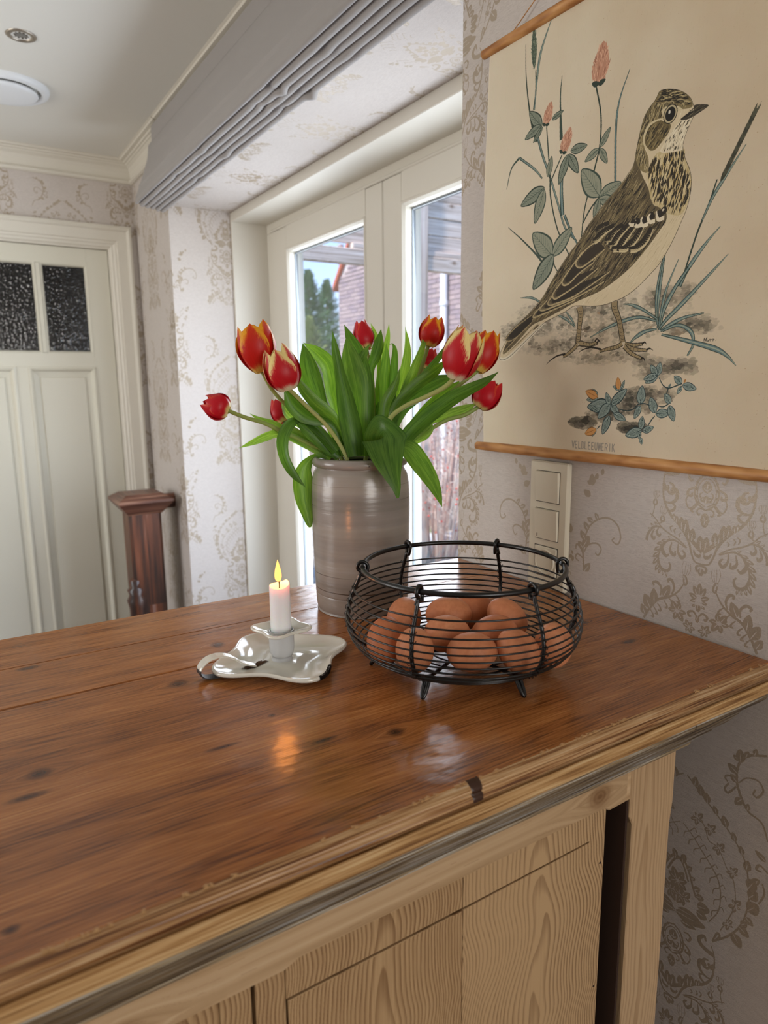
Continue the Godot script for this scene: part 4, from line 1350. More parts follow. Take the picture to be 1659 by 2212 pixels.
# ------------------------------------------------------------------ folded blind over the niche
func build_blind() -> void:
	var root := thing("roman_blind", "grey linen roman blind drawn up in tight folds over the garden door niche", "blind", Vector3(0, 0, 0))
	var n := noise(1.4, 17, 3)
	var zs := PackedFloat32Array()
	var z := -2.862
	while z < -1.025:
		zs.append(z)
		z += 0.012
	# where the folds buckle: place along the wall, how sharply, how far
	var kinks := [[-1.64, 0.018, 0.010], [-1.74, 0.02, -0.007], [-2.15, 0.03, 0.006], [-2.42, 0.025, -0.005], [-1.42, 0.03, 0.005]]
	var sway := func(zz: float, k: float) -> Vector2:
		var o := Vector2(n.get_noise_2d(zz * 1.3, k * 0.6) * 0.0025, n.get_noise_2d(zz * 1.3, 40.0 + k * 0.5) * 0.002)
		for q in kinks:
			var d: float = (zz - q[0] - 0.012 * k) / q[1]
			o.x += q[2] * exp(-d * d) * (0.5 + 0.5 * sin(k * 1.9 + q[0] * 20.0))
			o.y += absf(q[2]) * 0.6 * exp(-d * d) * cos(k * 2.3 + q[0] * 9.0)
		return o
	# front panel
	var prof := [Vector2(0.800, 2.350), Vector2(0.772, 2.347), Vector2(0.764, 2.335), Vector2(0.7605, 2.305), Vector2(0.757, 2.288), Vector2(0.7545, 2.278), Vector2(0.745, 2.250), Vector2(0.732, 2.215), Vector2(0.717, 2.176), Vector2(0.705, 2.146), Vector2(0.700, 2.131), Vector2(0.7005, 2.124), Vector2(0.705, 2.1195), Vector2(0.710, 2.121), Vector2(0.7135, 2.128), Vector2(0.7145, 2.137)]
	var rows := []
	for zz in zs:
		var row := PackedVector3Array()
		for i in prof.size():
			var f := clampf((i - 5) / 6.0, 0.0, 1.0)
			var o: Vector2 = sway.call(zz, 0.0) * f
			row.append(Vector3(prof[i].x + o.x * 0.5, prof[i].y + o.y * 0.5, zz + (0.006 * (2.13 - prof[i].y) if zz < -2.85 else 0.0)))
		rows.append(row)
	var st := start()
	loft(st, rows, false, true)
	place("front_panel", st, M.blind_linen, root)
	# five pleats hanging behind one another, each a part
	for k in 5:
		var x0 := 0.7165 + k * 0.0196
		var yb := 2.1130 - k * 0.0030
		rows = []
		for zz in zs:
			var row := PackedVector3Array()
			var o: Vector2 = sway.call(zz, k + 1.0)
			for i in 11:
				var a := PI * i / 10.0
				row.append(Vector3(x0 + 0.0088 - cos(a) * 0.0088 + o.x, yb + 0.0085 - sin(a) * 0.0085 + o.y, zz))
			row.insert(0, Vector3(x0 + 0.002 + o.x, yb + 0.036, zz))
			row.append(Vector3(x0 + 0.0170 + o.x, yb + 0.036, zz))
			rows.append(row)
		st = start()
		loft(st, rows, false, true)
		place("pleat", st, M.blind_linen, root)
	st = start()
	bx(st, Vector3(0.775, 2.30, -2.855), Vector3(0.829, 2.405, -1.03), 0.003)
	bx(st, Vector3(0.716, 2.15, -2.855), Vector3(0.812, 2.19, -1.03), 0.003)
	place("headrail", st, M.blind_linen, root)

# ------------------------------------------------------------------ stoneware crock
func build_crock() -> void:
	var root := thing("stoneware_crock", "tall grey salt glazed stoneware crock holding the tulips", "crock", Vector3(0.5228, TOP_Y, -0.8955))
	var im := noise(0.006, 301, 4).get_seamless_image(512, 512)
	var L := lut(ramp([[0.1, col(122, 115, 108)], [0.45, col(140, 132, 126)], [0.65, col(148, 140, 132)], [0.9, col(160, 154, 150)]]))
	var fine := noise(0.05, 302, 3).get_image(16, 512)
	fine.resize(512, 512, Image.INTERPOLATE_CUBIC)
	var out := Image.create(512, 512, false, Image.FORMAT_RGB8)
	for y in 512:
		for x in 512:
			out.set_pixel(x, y, L[clampi(int(im.get_pixel(x, y).r * 215.0 + fine.get_pixel(x, y).r * 40.0), 0, 255)])
	var r := RandomNumberGenerator.new()
	r.seed = 9
	for k in 240:
		var p := Vector2(r.randf() * 512, r.randf() * 512)
		disc(out, p, r.randf_range(0.6, 1.6), col(70, 58, 48))
	for k in 60: out.fill_rect(Rect2i(r.randi_range(0, 500), r.randi_range(0, 511), r.randi_range(10, 60), 1), col(122, 108, 98))
	var m := mat("salt_glaze", Color.WHITE, 0.24, 0.55)
	m.albedo_texture = tex(out)
	m.uv1_scale = Vector3(2.2, 4.0, 1)
	m.normal_enabled = true
	var bump := noise(0.03, 303, 3).get_image(24, 512)
	bump.resize(512, 512, Image.INTERPOLATE_CUBIC)
	var grain := noise(0.3, 304, 2).get_image(512, 512)
	for y in 512:
		for x in 512: bump.set_pixel(x, y, bump.get_pixel(x, y).lerp(grain.get_pixel(x, y), 0.16))
	bump.convert(Image.FORMAT_RGBA8)
	bump.bump_map_to_normal_map(1.2)
	m.normal_texture = tex(bump)
	m.normal_scale = 0.4
	var st := start()
	var h := 0.2345
	var R := 0.0747
	var prof := [Vector2(0.001, 0.002), Vector2(R * 0.86, 0.0), Vector2(R * 0.915, 0.003), Vector2(R * 0.945, 0.010), Vector2(R * 0.955, 0.022), Vector2(R * 0.956, 0.0275), Vector2(R * 0.948, 0.029), Vector2(R * 0.962, 0.031), Vector2(R * 0.975, 0.060), Vector2(R * 0.990, 0.10), Vector2(R, 0.14), Vector2(R * 1.003, 0.165), Vector2(R * 0.998, 0.182), Vector2(R * 0.980, 0.198), Vector2(R * 0.950, 0.210), Vector2(R * 0.912, h - 0.0195), Vector2(R * 0.890, h - 0.0165), Vector2(R * 0.885, h - 0.0145)]
	var curve := PackedVector2Array()
	for p in prof: curve.append(p)
	curve = smooth2(curve, 4)
	var body := []
	for p in curve: body.append(Vector2(maxf(p.x, 0.0005), p.y))
	for p in [Vector2(R * 0.83, h - 0.0145), Vector2(R * 0.90, 0.12), Vector2(R * 0.87, 0.012), Vector2(0.0005, 0.010)]: body.append(p)
	lathe(st, body, 64)
	place("body", st, m, root)
	st = start()
	var rim := []
	for k in 13:
		var a := -PI * 0.5 + PI * 1.55 * k / 12.0
		rim.append(Vector2(R * 0.885 + cos(a) * 0.0062, h - 0.0082 + sin(a) * 0.0072))
	rim.append(Vector2(R * 0.82, h - 0.012))
	lathe(st, rim, 64)
	place("rim", st, m, root)

# ------------------------------------------------------------------ tulips
func petal_picture(seed_: int, edge: Color, mid: Color, base: Color, width: float, fade: float) -> Image:
	var w := 192
	var h := 384
	var im := Image.create(w, h, false, Image.FORMAT_RGB8)
	var n := noise(0.03, seed_, 3)
	var s := noise(0.16, seed_ + 1, 2)
	for y in h:
		var v := 1.0 - y / float(h - 1)   # 0 at the base of the petal
		for x in w:
			var u := x / float(w - 1) * 2.0 - 1.0
			# the red flame fills the middle and feathers into the pale edge
			var reach := lerpf(1.3, width, smoothstep(0.12, 0.92, v)) - 0.12 * smoothstep(0.85, 1.0, v)
			var e := absf(u) - reach + s.get_noise_2d(x * 2.6, y * 0.10) * 0.34 + n.get_noise_2d(x, y * 0.4) * 0.14
			var k := smoothstep(-0.16, 0.16, e)
			var c := mid.lerp(mid.lerp(edge, 0.55), 0.8 * smoothstep(0.45, 1.0, v) * fade).lerp(edge, k)
			c = c.lerp(base, smoothstep(0.15, 0.02, v + 0.05 * s.get_noise_2d(x * 3.0, 0.0) - 0.05 * (1.0 - absf(u))))
			c = c.lerp(c.darkened(0.25), 0.35 * clampf(s.get_noise_2d(x * 4.0, y * 0.05) + 0.2, 0.0, 1.0))
			im.set_pixel(x, y, c)
	return im

func leaf_picture(seed_: int, a: Color, b: Color) -> Image:
	var n := noise(0.07, seed_, 3)
	var low := Image.create(256, 16, false, Image.FORMAT_RGB8)
	var n2 := noise(0.02, seed_ + 2, 2)
	for y in 16:
		for x in 256:
			var k := 0.5 + n.get_noise_2d(x * 1.6, y * 0.6) * 0.7 + n2.get_noise_2d(x, y * 12.0) * 0.5
			if absf(x - 128.0) < 2.5: k += 0.35
			low.set_pixel(x, y, a.lerp(b, clampf(k, 0.0, 1.0)))
	low.resize(256, 512, Image.INTERPOLATE_CUBIC)
	return low

func leaf_mesh(d: PackedFloat32Array, cup: float) -> SurfaceTool:
	# d: centre and half-width vector (0.1 mm) of each station, tip first
	var c := PackedVector3Array()
	var s := PackedVector3Array()
	for i in range(0, d.size(), 6):
		c.append(Vector3(d[i], d[i + 1], d[i + 2]) * 0.0001)
		s.append(Vector3(d[i + 3], d[i + 4], d[i + 5]) * 0.0001)
	c = smooth_path(c, 5)
	s = smooth_path(s, 5)
	var rows := []
	for i in c.size():
		var t := (c[mini(i + 1, c.size() - 1)] - c[maxi(i - 1, 0)]).normalized()
		var nn := s[i].cross(t)
		nn = nn.normalized() if nn.length() > 1e-9 else Vector3.UP
		var w := s[i].length()
		var row := PackedVector3Array()
		for j in 9:
			var u := j / 4.0 - 1.0
			var p := c[i] + s[i] * u + nn * (w * cup * (u * u - 0.35) + 0.00035 * (1.0 - u * u))
			row.append(p)
		rows.append(row)
	var st := start()
	loft(st, rows, false, true, false, true)
	return st

func petal_mesh(L: float, W: float, open: float, inner: bool, r: RandomNumberGenerator) -> SurfaceTool:
	var rows := []
	var k := 0.90 if inner else 1.0
	var lift := r.randf_range(-0.04, 0.05) + (0.03 if inner else 0.0)
	var wave := r.randf_range(-0.05, 0.05)
	for i in 17:
		var v := i / 16.0
		# belly of the cup, drawing in towards the tip unless it stands open
		var rad := W * k * (0.16 + 0.86 * pow(sin(PI * pow(clampf(v * 0.80 + 0.035, 0.0, 1.0), 0.72)), 0.9) * (1.0 - 0.12 * v))
		rad = lerpf(rad, W * k * (0.20 + 0.95 * sin(minf(v * 1.9, PI * 0.5))), open * 1.6)
		var span := deg_to_rad(47.0 if not inner else 50.0) * pow(sin(PI * pow(clampf(v * 0.85 + 0.07, 0.0, 1.0), 0.85)), 0.62)
		if v > 0.93: span *= 1.0 - (v - 0.93) / 0.07 * 0.75
		var row := PackedVector3Array()
		for j in 9:
			var u := j / 4.0 - 1.0
			var a := u * span
			var rr := rad * (1.0 + 0.05 * u * u * (0.4 + open)) * (1.0 + wave * u * v)
			var crease := -0.03 * W * exp(-u * u * 18.0) * v
			var y := L * (v * (1.0 + lift) - 0.035 * u * u * v * v)
			row.append(Vector3(cos(a) * (rr + crease), y, sin(a) * (rr + crease)))
		rows.append(row)
	var st := start()
	loft(st, rows, false, true, false, true)
	return st

func build_tulips() -> void:
	for e in [["orange", col(240, 168, 40), col(200, 30, 22), col(226, 190, 90), 0.40, 0.5], ["cream", col(246, 224, 150), col(196, 24, 36), col(238, 224, 190), 0.26, 0.35], ["red", col(226, 96, 48), col(196, 18, 36), col(226, 206, 130), 0.80, 0.3]]:
		var m := mat("petal_" + e[0], Color.WHITE, 0.42, 0.4)
		m.albedo_texture = tex(petal_picture(401 + len(M), e[1], e[2], e[3], e[4], e[5]))
		m.texture_repeat = false
		m.uv1_scale = Vector3(1, -1, 1)
		m.uv1_offset = Vector3(0, 1, 0)
		m.backlight_enabled = true
		m.backlight = Color(0.55, 0.55, 0.55)
	for k in 3:  # three greens: shaded, mid and backlit leaves, the light put into the colour
		var m := mat("tulip_leaf_%d" % k, Color.WHITE, 0.36, 0.45)
		m.albedo_texture = tex(leaf_picture(420 + k * 9, [col(66, 106, 38), col(84, 126, 46), col(104, 146, 58)][k], [col(104, 146, 60), col(128, 168, 74), col(158, 192, 100)][k]))
		m.backlight_enabled = true
		m.backlight = Color(1.0, 1.0, 0.55)
	mat("tulip_stem", col(134, 158, 82), 0.45, 0.4)
	M.tulip_stem.subsurf_scatter_enabled = true
	M.tulip_stem.subsurf_scatter_strength = 0.2
	mat("stem_tan", col(160, 164, 98), 0.45, 0.4)
	var labels := {
		1: "tall wide open orange red tulip at the upper left of the bunch", 2: "cream streaked red tulip leaning forward just below the tall orange one", 3: "small red tulip reaching far out sideways towards the panelled door",
		4: "half hidden red tulip low on the left behind the leaves", 5: "upright red tulip in front of the middle of the garden door", 6: "upright orange edged red tulip before the right pane of the garden door",
		7: "red tulip almost hidden below the upright orange edged one", 8: "large cream streaked red tulip on a long bare curving stem", 9: "orange edged tulip tucked behind the large cream streaked one", 10: "lowest red tulip on the right in front of the bird poster",
	}
	var mats := {1: "orange", 2: "cream", 3: "red", 4: "red", 5: "red", 6: "orange", 7: "red", 8: "cream", 9: "orange", 10: "red"}
	var stems := {1: [-1242, 3581, -637, -1140, 3348, -583, -999, 3152, -507, -811, 2953, -395, -582, 2697, -238, -309, 2327, -14], 2: [-1055, 3326, -103, -928, 3211, -129, -762, 3044, -106, -518, 2763, 8, -322, 2342, 155], 3: [-1686, 3027, -915, -1481, 2933, -826, -1232, 2844, -706, -965, 2698, -556, -652, 2522, -364, -334, 2318, -148], 4: [-719, 2823, -1103, -650, 2725, -890, -464, 2554, -609, -214, 2296, -309], 5: [492, 3929, -583, 467, 3712, -461, 436, 3417, -331, 383, 3126, -224, 308, 2692, -111, 145, 2292, -81], 6: [1185, 3956, 88, 1034, 3641, 137, 870, 3353, 165, 602, 2954, 141, 217, 2301, 82], 7: [1450, 3631, -395, 1167, 3320, -209, 826, 2940, -88, 322, 2280, -88], 8: [907, 3494, 1096, 797, 3325, 988, 587, 3192, 813, 398, 3085, 651, 247, 2949, 526, 156, 2756, 459, 20, 2343, 430], 9: [1734, 3512, 531, 1504, 3374, 491, 1248, 3175, 442, 811, 2836, 299, 266, 2300, 113], 10: [1541, 3043, 873, 1352, 2921, 781, 1100, 2839, 640, 707, 2588, 448, 250, 2310, 221]}
	var heads := {1: [-1250, 3575, -641, -133, 982, -132, 679, 288, 30, -142], 2: [-1074, 3321, -114, -284, 953, -98, 600, 265, 10, -128], 3: [-1681, 3027, -912, -830, 388, -399, 384, 211, 2, -107], 4: [-715, 2817, -1099, -132, 866, -482, 415, 169, 0, -134], 5: [492, 3929, -583, -34, 942, -333, 459, 175, 0, -128], 6: [1190, 3953, 91, 262, 963, 58, 463, 204, 12, -144], 7: [1458, 3631, -390, 391, 919, 44, 353, 164, 0, -134], 8: [909, 3446, 1108, 200, 947, 249, 693, 290, 20, -167], 9: [1789, 3560, 555, 363, 931, 24, 620, 237, 18, -119], 10: [1545, 3032, 878, 513, 814, 270, 459, 216, 4, -144]}
	var at := Vector3(0.5228, TOP_Y, -0.8955)
	var roots := {}
	for k in range(1, 11):
		var root := thing("tulip", labels[k], "tulip", at, "tulips in the stoneware crock")
		roots[k] = root
		var r := RandomNumberGenerator.new()
		r.seed = 500 + k
		var hd: Array = heads[k]
		var base := Vector3(hd[0], hd[1], hd[2]) * 0.0001
		var ax := Vector3(hd[3], hd[4], hd[5]).normalized()
		var L: float = hd[6] * 0.0001
		var W: float = hd[7] * 0.0001
		var path := PackedVector3Array()
		var raw: Array = stems[k]
		for i in range(0, raw.size(), 3): path.append(Vector3(raw[i], raw[i + 1], raw[i + 2]) * 0.0001)
		path[0] = base + ax * L * 0.03
		var last := path[path.size() - 1]
		path.append(Vector3(last.x * 0.7, 0.19, last.z * 0.7))
		path.append(Vector3(-last.x * 0.3, 0.05, -last.z * 0.3))
		path = smooth_path(path, 6)
		var st := start()
		tube(st, path, 0.0034 if k == 8 else 0.0030, 10)
		place("stem", st, M.stem_tan if k in [8, 2] else M.tulip_stem, root)
		var side := ax.cross(Vector3(0.3, 0.2, 1.0)).normalized()
		var turn := Basis(side, ax, side.cross(ax))
		for i in 6:
			var inner := i % 2 == 1
			var b := turn * Basis(Vector3.UP, deg_to_rad(hd[9] + i * 60.0 + r.randf_range(-6, 6)))
			var o := place("petal", petal_mesh(L * r.randf_range(0.96, 1.03), W, hd[8] * 0.01, inner, r), M["petal_" + mats[k]], root)
			o.transform = Transform3D(b, base)
		st = start()
		for i in 6:
			var a := TAU * i / 6
			tube(st, PackedVector3Array([Vector3(cos(a) * 0.002, L * 0.05, sin(a) * 0.002), Vector3(cos(a) * 0.005, L * 0.3, sin(a) * 0.005), Vector3(cos(a) * 0.006, L * 0.42, sin(a) * 0.006)]), PackedFloat32Array([0.0008, 0.0009, 0.0016]), 6)
		var o := place("stamen", st, M.switch_gap, root)
		o.transform = Transform3D(turn, base)
	var leaves := []
	leaves.append_array([[2,35,-399,4162,-53,0,0,0,-370,3883,-19,53,7,15,-329,3530,42,79,11,21,-280,3085,132,134,19,37,-242,2694,210,151,17,42,-225,2368,270,115,11,33],[5,30,-114,4084,-158,0,0,0,-94,3813,-100,92,29,83,-56,3474,-16,131,38,119,-44,3134,53,102,18,95,-58,2737,121,77,8,74,-87,2352,180,53,4,51],[5,30,31,4284,-470,0,0,0,79,4079,-370,66,29,20,137,3880,-266,97,39,30,195,3589,-143,78,18,27,198,3243,-45,69,2,28,141,2783,37,62,-5,26,58,2336,95,49,-6,21],[5,25,271,3984,-133,0,0,0,187,3831,-191,26,-22,66,110,3637,-230,37,-7,76,50,3244,-210,33,6,61,-10,2327,-67,29,7,54],[5,40,608,4230,-336,0,0,0,545,4004,-296,79,-22,20,458,3792,-275,76,-29,20,365,3592,-265,59,-9,14,315,3122,-172,39,-4,9,191,2315,-58,35,-4,8],[7,30,641,4346,-701,0,0,0,636,4188,-579,33,9,11,620,4003,-464,39,3,15,563,3593,-334,34,-2,14,441,3118,-241,38,-5,16,283,2304,-117,38,-5,16]])
	leaves.append_array([[7,30,942,4346,-632,0,0,0,858,4144,-539,22,-3,30,761,3933,-458,34,-4,45,653,3594,-363,37,-5,50,527,3235,-284,52,-9,71,407,2881,-213,44,-5,59,273,2304,-124,35,-2,47],[6,40,596,4010,-175,0,0,0,555,3764,-116,58,-6,22,491,3472,-64,80,-9,31,438,3181,-8,67,-8,26,377,2891,38,61,-9,24,259,2324,104,51,-8,20],[6,40,691,3990,-231,0,-4,2,710,3994,-176,-10,-8,-1,709,3905,-116,-35,-1,-11,662,3705,-62,-56,7,-18,593,3412,-5,-62,9,-20,527,3121,50,-62,9,-20,462,2831,101,-55,11,-18,329,2323,148,-39,9,-13],[8,50,447,3611,420,6,-2,0,408,3466,427,39,-14,-1,344,3322,419,70,-36,-2,237,3133,393,81,-31,-2,184,2911,409,74,-16,-2,141,2688,430,71,-15,-2,68,2365,455,62,-14,-2],[6,30,1040,4278,-315,0,0,0,1003,4009,-203,32,3,28,933,3767,-122,50,-7,48,818,3470,-63,57,-15,56,697,3175,-14,59,-20,59,587,2942,19,50,-14,50,392,2312,70,39,-9,38],[6,35,1139,4257,113,0,0,0,1068,3999,150,34,-10,13,959,3757,159,52,-23,20,839,3516,158,64,-31,25,721,3276,156,67,-30,26,587,2976,155,60,-25,23,341,2378,143,50,-21,19]])
	leaves.append_array([[7,40,1671,4091,3,0,0,0,1529,3915,55,18,-19,40,1356,3751,77,19,-27,47,1188,3590,95,26,-35,62,962,3333,89,29,-35,67,680,2971,60,32,-24,63,394,2368,59,26,-14,48],[8,30,1154,3726,600,7,-7,0,1024,3581,525,54,-62,-2,814,3412,406,66,-77,-2,632,3230,309,66,-64,0,490,3053,238,60,-41,3,381,2828,202,65,-25,5,247,2388,202,55,-17,4],[9,30,1309,3496,628,-2,-12,8,1133,3450,501,0,-78,57,927,3333,373,19,-98,88,747,3192,269,34,-89,97,606,3037,194,50,-61,96,474,2798,147,62,-34,95,320,2378,130,49,-20,72],[9,30,1665,3419,268,7,-10,3,1459,3290,257,40,-57,16,1241,3145,236,44,-60,17,1039,3001,216,40,-45,16,816,2786,188,33,-31,13,457,2367,99,31,-28,12],[10,35,1521,3550,1350,0,0,0,1371,3407,1222,33,-52,1,1196,3295,1074,45,-79,-1,1016,3171,929,63,-96,2,829,3010,792,76,-98,6,655,2837,672,83,-92,9,484,2639,565,87,-75,13,319,2382,489,60,-44,9],[10,25,1502,3079,841,2,-11,8,1382,3005,756,7,-69,45,1234,2947,652,5,-80,50,1116,2888,568,6,-60,39,985,2823,480,6,-25,19,770,2662,362,11,-26,24,431,2353,206,12,-25,25]])
	leaves.append_array([[9,50,875,2809,626,2,-4,9,847,2749,591,11,-35,68,768,2659,533,7,-55,88,669,2576,463,3,-46,70,534,2457,383,0,-31,44,377,2363,290,-3,-31,40],[10,30,603,1668,1246,0,0,0,596,1843,1140,63,20,8,562,2039,1015,110,47,10,484,2260,862,136,73,6,394,2459,712,111,97,-12,295,2493,599,-3,81,-61,174,2341,527,-28,46,-61],[3,40,-980,1957,125,0,0,0,-1081,2148,-46,34,36,40,-1139,2380,-196,51,26,61,-1109,2622,-289,59,-11,81,-980,2829,-307,27,-53,65,-815,2880,-263,-20,-37,14,-624,2732,-153,-65,-50,4,-420,2422,15,-64,-40,0],[4,30,-774,1294,-200,16,2,5,-776,1345,-213,46,6,13,-786,1501,-253,88,13,24,-805,1728,-315,130,9,38,-789,2011,-367,141,-16,46,-731,2203,-374,77,-48,29,-600,2341,-321,16,-37,6,-440,2353,-223,5,-47,-2],[3,30,-1477,2453,-1139,0,0,0,-1278,2543,-1003,-2,-42,36,-1106,2623,-883,-6,-60,49,-962,2663,-776,-27,-59,33,-682,2583,-561,-48,-60,24,-391,2366,-315,-50,-50,17],[3,35,-1390,2983,-839,0,0,0,-1265,2900,-768,22,30,-7,-1119,2835,-685,39,51,-11,-999,2748,-613,55,69,-14,-740,2602,-438,67,85,-17,-531,2457,-291,69,77,-12,-381,2332,-181,57,59,-8]])
	leaves.append_array([[1,45,-1072,3312,-231,27,9,-2,-978,3135,-208,104,50,-15,-829,2973,-151,94,79,-35,-651,2903,-90,56,75,-43,-490,2866,-40,59,51,-23,-378,2715,12,61,17,-3,-306,2365,99,55,9,-1],[2,40,-919,3481,-171,14,13,20,-844,3339,-169,35,45,51,-697,3146,-106,38,68,59,-546,3006,-46,38,77,60,-408,2856,14,36,45,52,-317,2617,72,34,23,49,-282,2365,114,35,17,51],[1,35,-573,4008,-670,0,0,0,-547,3795,-607,94,18,30,-528,3568,-545,144,33,45,-482,3312,-460,129,42,37,-422,3084,-372,81,35,21,-328,2828,-256,68,22,19,-258,2345,-106,56,14,17],[4,35,-430,4031,-946,0,0,0,-299,3890,-789,41,69,45,-186,3699,-634,78,70,84,-170,3481,-537,91,29,103,-199,3279,-475,73,22,83,-186,3064,-386,59,22,66,-183,2734,-284,45,13,51,-185,2335,-179,36,10,41],[2,40,-901,2905,-274,30,28,-6,-730,2762,-191,94,81,-15,-583,2619,-118,111,83,-11,-457,2470,-49,97,67,-7,-356,2347,12,57,40,-4],[4,25,-762,3196,-1092,0,0,0,-738,3007,-960,54,48,41,-651,2870,-808,49,75,34,-513,2732,-632,55,67,40,-286,2326,-360,42,43,31]])
	leaves.append_array([[1,30,-291,2852,-479,41,12,6,-268,2675,-376,58,15,8,-241,2462,-271,57,16,8,-211,2321,-192,40,13,5],[8,30,535,3211,-158,18,-6,8,446,3009,-132,73,-27,34,344,2779,-112,77,-26,36,272,2578,-84,66,-18,30,184,2306,-60,48,-13,22],[8,12,-82,1854,1146,15,3,9,-96,1987,1132,51,13,29,-127,2144,1090,96,30,54,-148,2351,1019,173,43,99,-126,2540,919,231,45,136,-77,2655,805,251,60,145,-22,2688,688,-4,289,-66,18,2631,581,-198,66,-139,75,2480,434,-127,37,-88,86,2346,350,-76,25,-54]])

	var idx := 0
	for d in leaves:
		var st := leaf_mesh(PackedFloat32Array(d.slice(2)), d[1] * 0.01)
		place("leaf", st, M["tulip_leaf_%d" % [0, 1, 0, 1, 0, 2, 2, 1, 0, 1, 2, 2][idx % 12]], roots[int(d[0])])
		idx += 1

# ------------------------------------------------------------------ wire egg basket
func build_basket() -> void:
	mat("black_wire", col(8, 8, 9), 0.3, 0.5)
	var c := Vector3(0.507, TOP_Y, -0.629)
	var root := thing("wire_basket", "round black wire egg basket with hooked ribs and little looped feet", "basket", c)
	var yr := 0.125
	var Rr := 0.120
	var ring := func(R: float, y: float, n := 72) -> PackedVector3Array:
		var p := PackedVector3Array()
		for k in n: p.append(Vector3(cos(TAU * k / n) * R, y, sin(TAU * k / n) * R))
		return p
	var st := start()
	tube(st, ring.call(Rr, yr), 0.0031, 10, true)
	place("rim_ring", st, M.black_wire, root)
	# profile of a rib from the hook on the rim down to the base and in to its middle
	var prof := PackedVector2Array([Vector2(0.1215, 0.119), Vector2(0.1275, 0.104), Vector2(0.1345, 0.087), Vector2(0.1385, 0.068), Vector2(0.1370, 0.052), Vector2(0.1305, 0.039), Vector2(0.1195, 0.029), Vector2(0.106, 0.0225), Vector2(0.092, 0.0195)])
	var fine := smooth2(prof, 12)
	var lens := PackedFloat32Array([0.0])
	for i in range(1, fine.size()): lens.append(lens[i - 1] + fine[i].distance_to(fine[i - 1]))
	var total := lens[lens.size() - 1]
	var rings := 15
	var spots := []
	for k in rings:
		var want := total * (0.155 + 0.845 * pow(k / float(rings - 1), 0.92))
		for i in range(1, fine.size()):
			if lens[i] >= want - 1e-6:
				spots.append(fine[i - 1].lerp(fine[i], clampf((want - lens[i - 1]) / (lens[i] - lens[i - 1]), 0, 1)))
				break
	for e in [Vector2(0.074, 0.0190), Vector2(0.056, 0.0188), Vector2(0.038, 0.0188), Vector2(0.020, 0.0188)]: spots.append(e)
	for s in spots:
		st = start()
		var jit := 0.0004 * sin(s.y * 900.0)
		tube(st, ring.call(s.x + 0.0022, s.y + jit), 0.0011, 6, true)
		place("wire_ring", st, M.black_wire, root)
	for k in 6:
		var a := deg_to_rad(31.0 + k * 60.0)
		var rot := Basis(Vector3.UP, -a)
		st = start()
		var p := PackedVector3Array()
		# hook over the rim, outside to inside
		for i in 9:
			var t := deg_to_rad(-70.0 + 250.0 * i / 8.0)
			p.append(Vector3(Rr + cos(t) * 0.0062, yr + sin(t) * 0.0062, 0.0))
		var q := PackedVector3Array()
		q.append(Vector3(Rr + 0.0055, yr - 0.014, 0.0012))
		for v in p: q.append(v)
		q.append(Vector3(Rr - 0.004, yr - 0.011, -0.0012))
		for i in range(2, fine.size(), 3): q.append(Vector3(fine[i].x, fine[i].y, 0))
		q.append(Vector3(0.050, 0.0172, 0))
		q.append(Vector3(0.004, 0.0172, 0))
		for i in q.size(): q[i] = rot * q[i]
		tube(st, smooth_path(q, 2), 0.0023, 8)
		place("rib", st, M.black_wire, root)
		# binding wire wound round the rib at each ring
		st = start()
		for i in range(0, 14):
			var s: Vector2 = spots[i]
			var w := PackedVector3Array()
			for j in 9:
				var t := TAU * j / 8.0 + i
				w.append(rot * Vector3(s.x + 0.0008 + cos(t) * 0.0036, s.y + sin(t) * 0.0030, (j - 4) * 0.0009))
			tube(st, w, 0.0005, 4)
		tag(place("binding_wire", st, M.black_wire, root), "", "", "", "stuff")
		# foot: a long loop bent down from the base
		st = start()
		q = PackedVector3Array()
		for i in 15:
			var t := PI * i / 14.0
			q.append(Vector3(0.0985 + 0.013 * pow(sin(t), 0.6), 0.0021 + 0.0195 * (1.0 - pow(sin(t), 0.6)), cos(t) * 0.0025))
		for i in q.size(): q[i] = rot * q[i]
		tube(st, q, 0.0024, 8)
		place("foot", st, M.black_wire, root)
	build_eggs()

func egg_mesh(a: float, b: float) -> ArrayMesh:
	var st := start()
	var rows := []
	for i in 21:
		var t := PI * i / 20.0
		var y := -cos(t) * a
		var rr := sin(t) * b * (1.0 - 0.13 * cos(PI - t) * -1.0 * sin(t) * 0.5 - 0.10 * (y / a))
		rows.append([maxf(rr, 0.00005), y])
	var prof := []
	for p in rows: prof.append(Vector2(p[0], p[1]))
	lathe(st, prof, 36)
	return done(st)

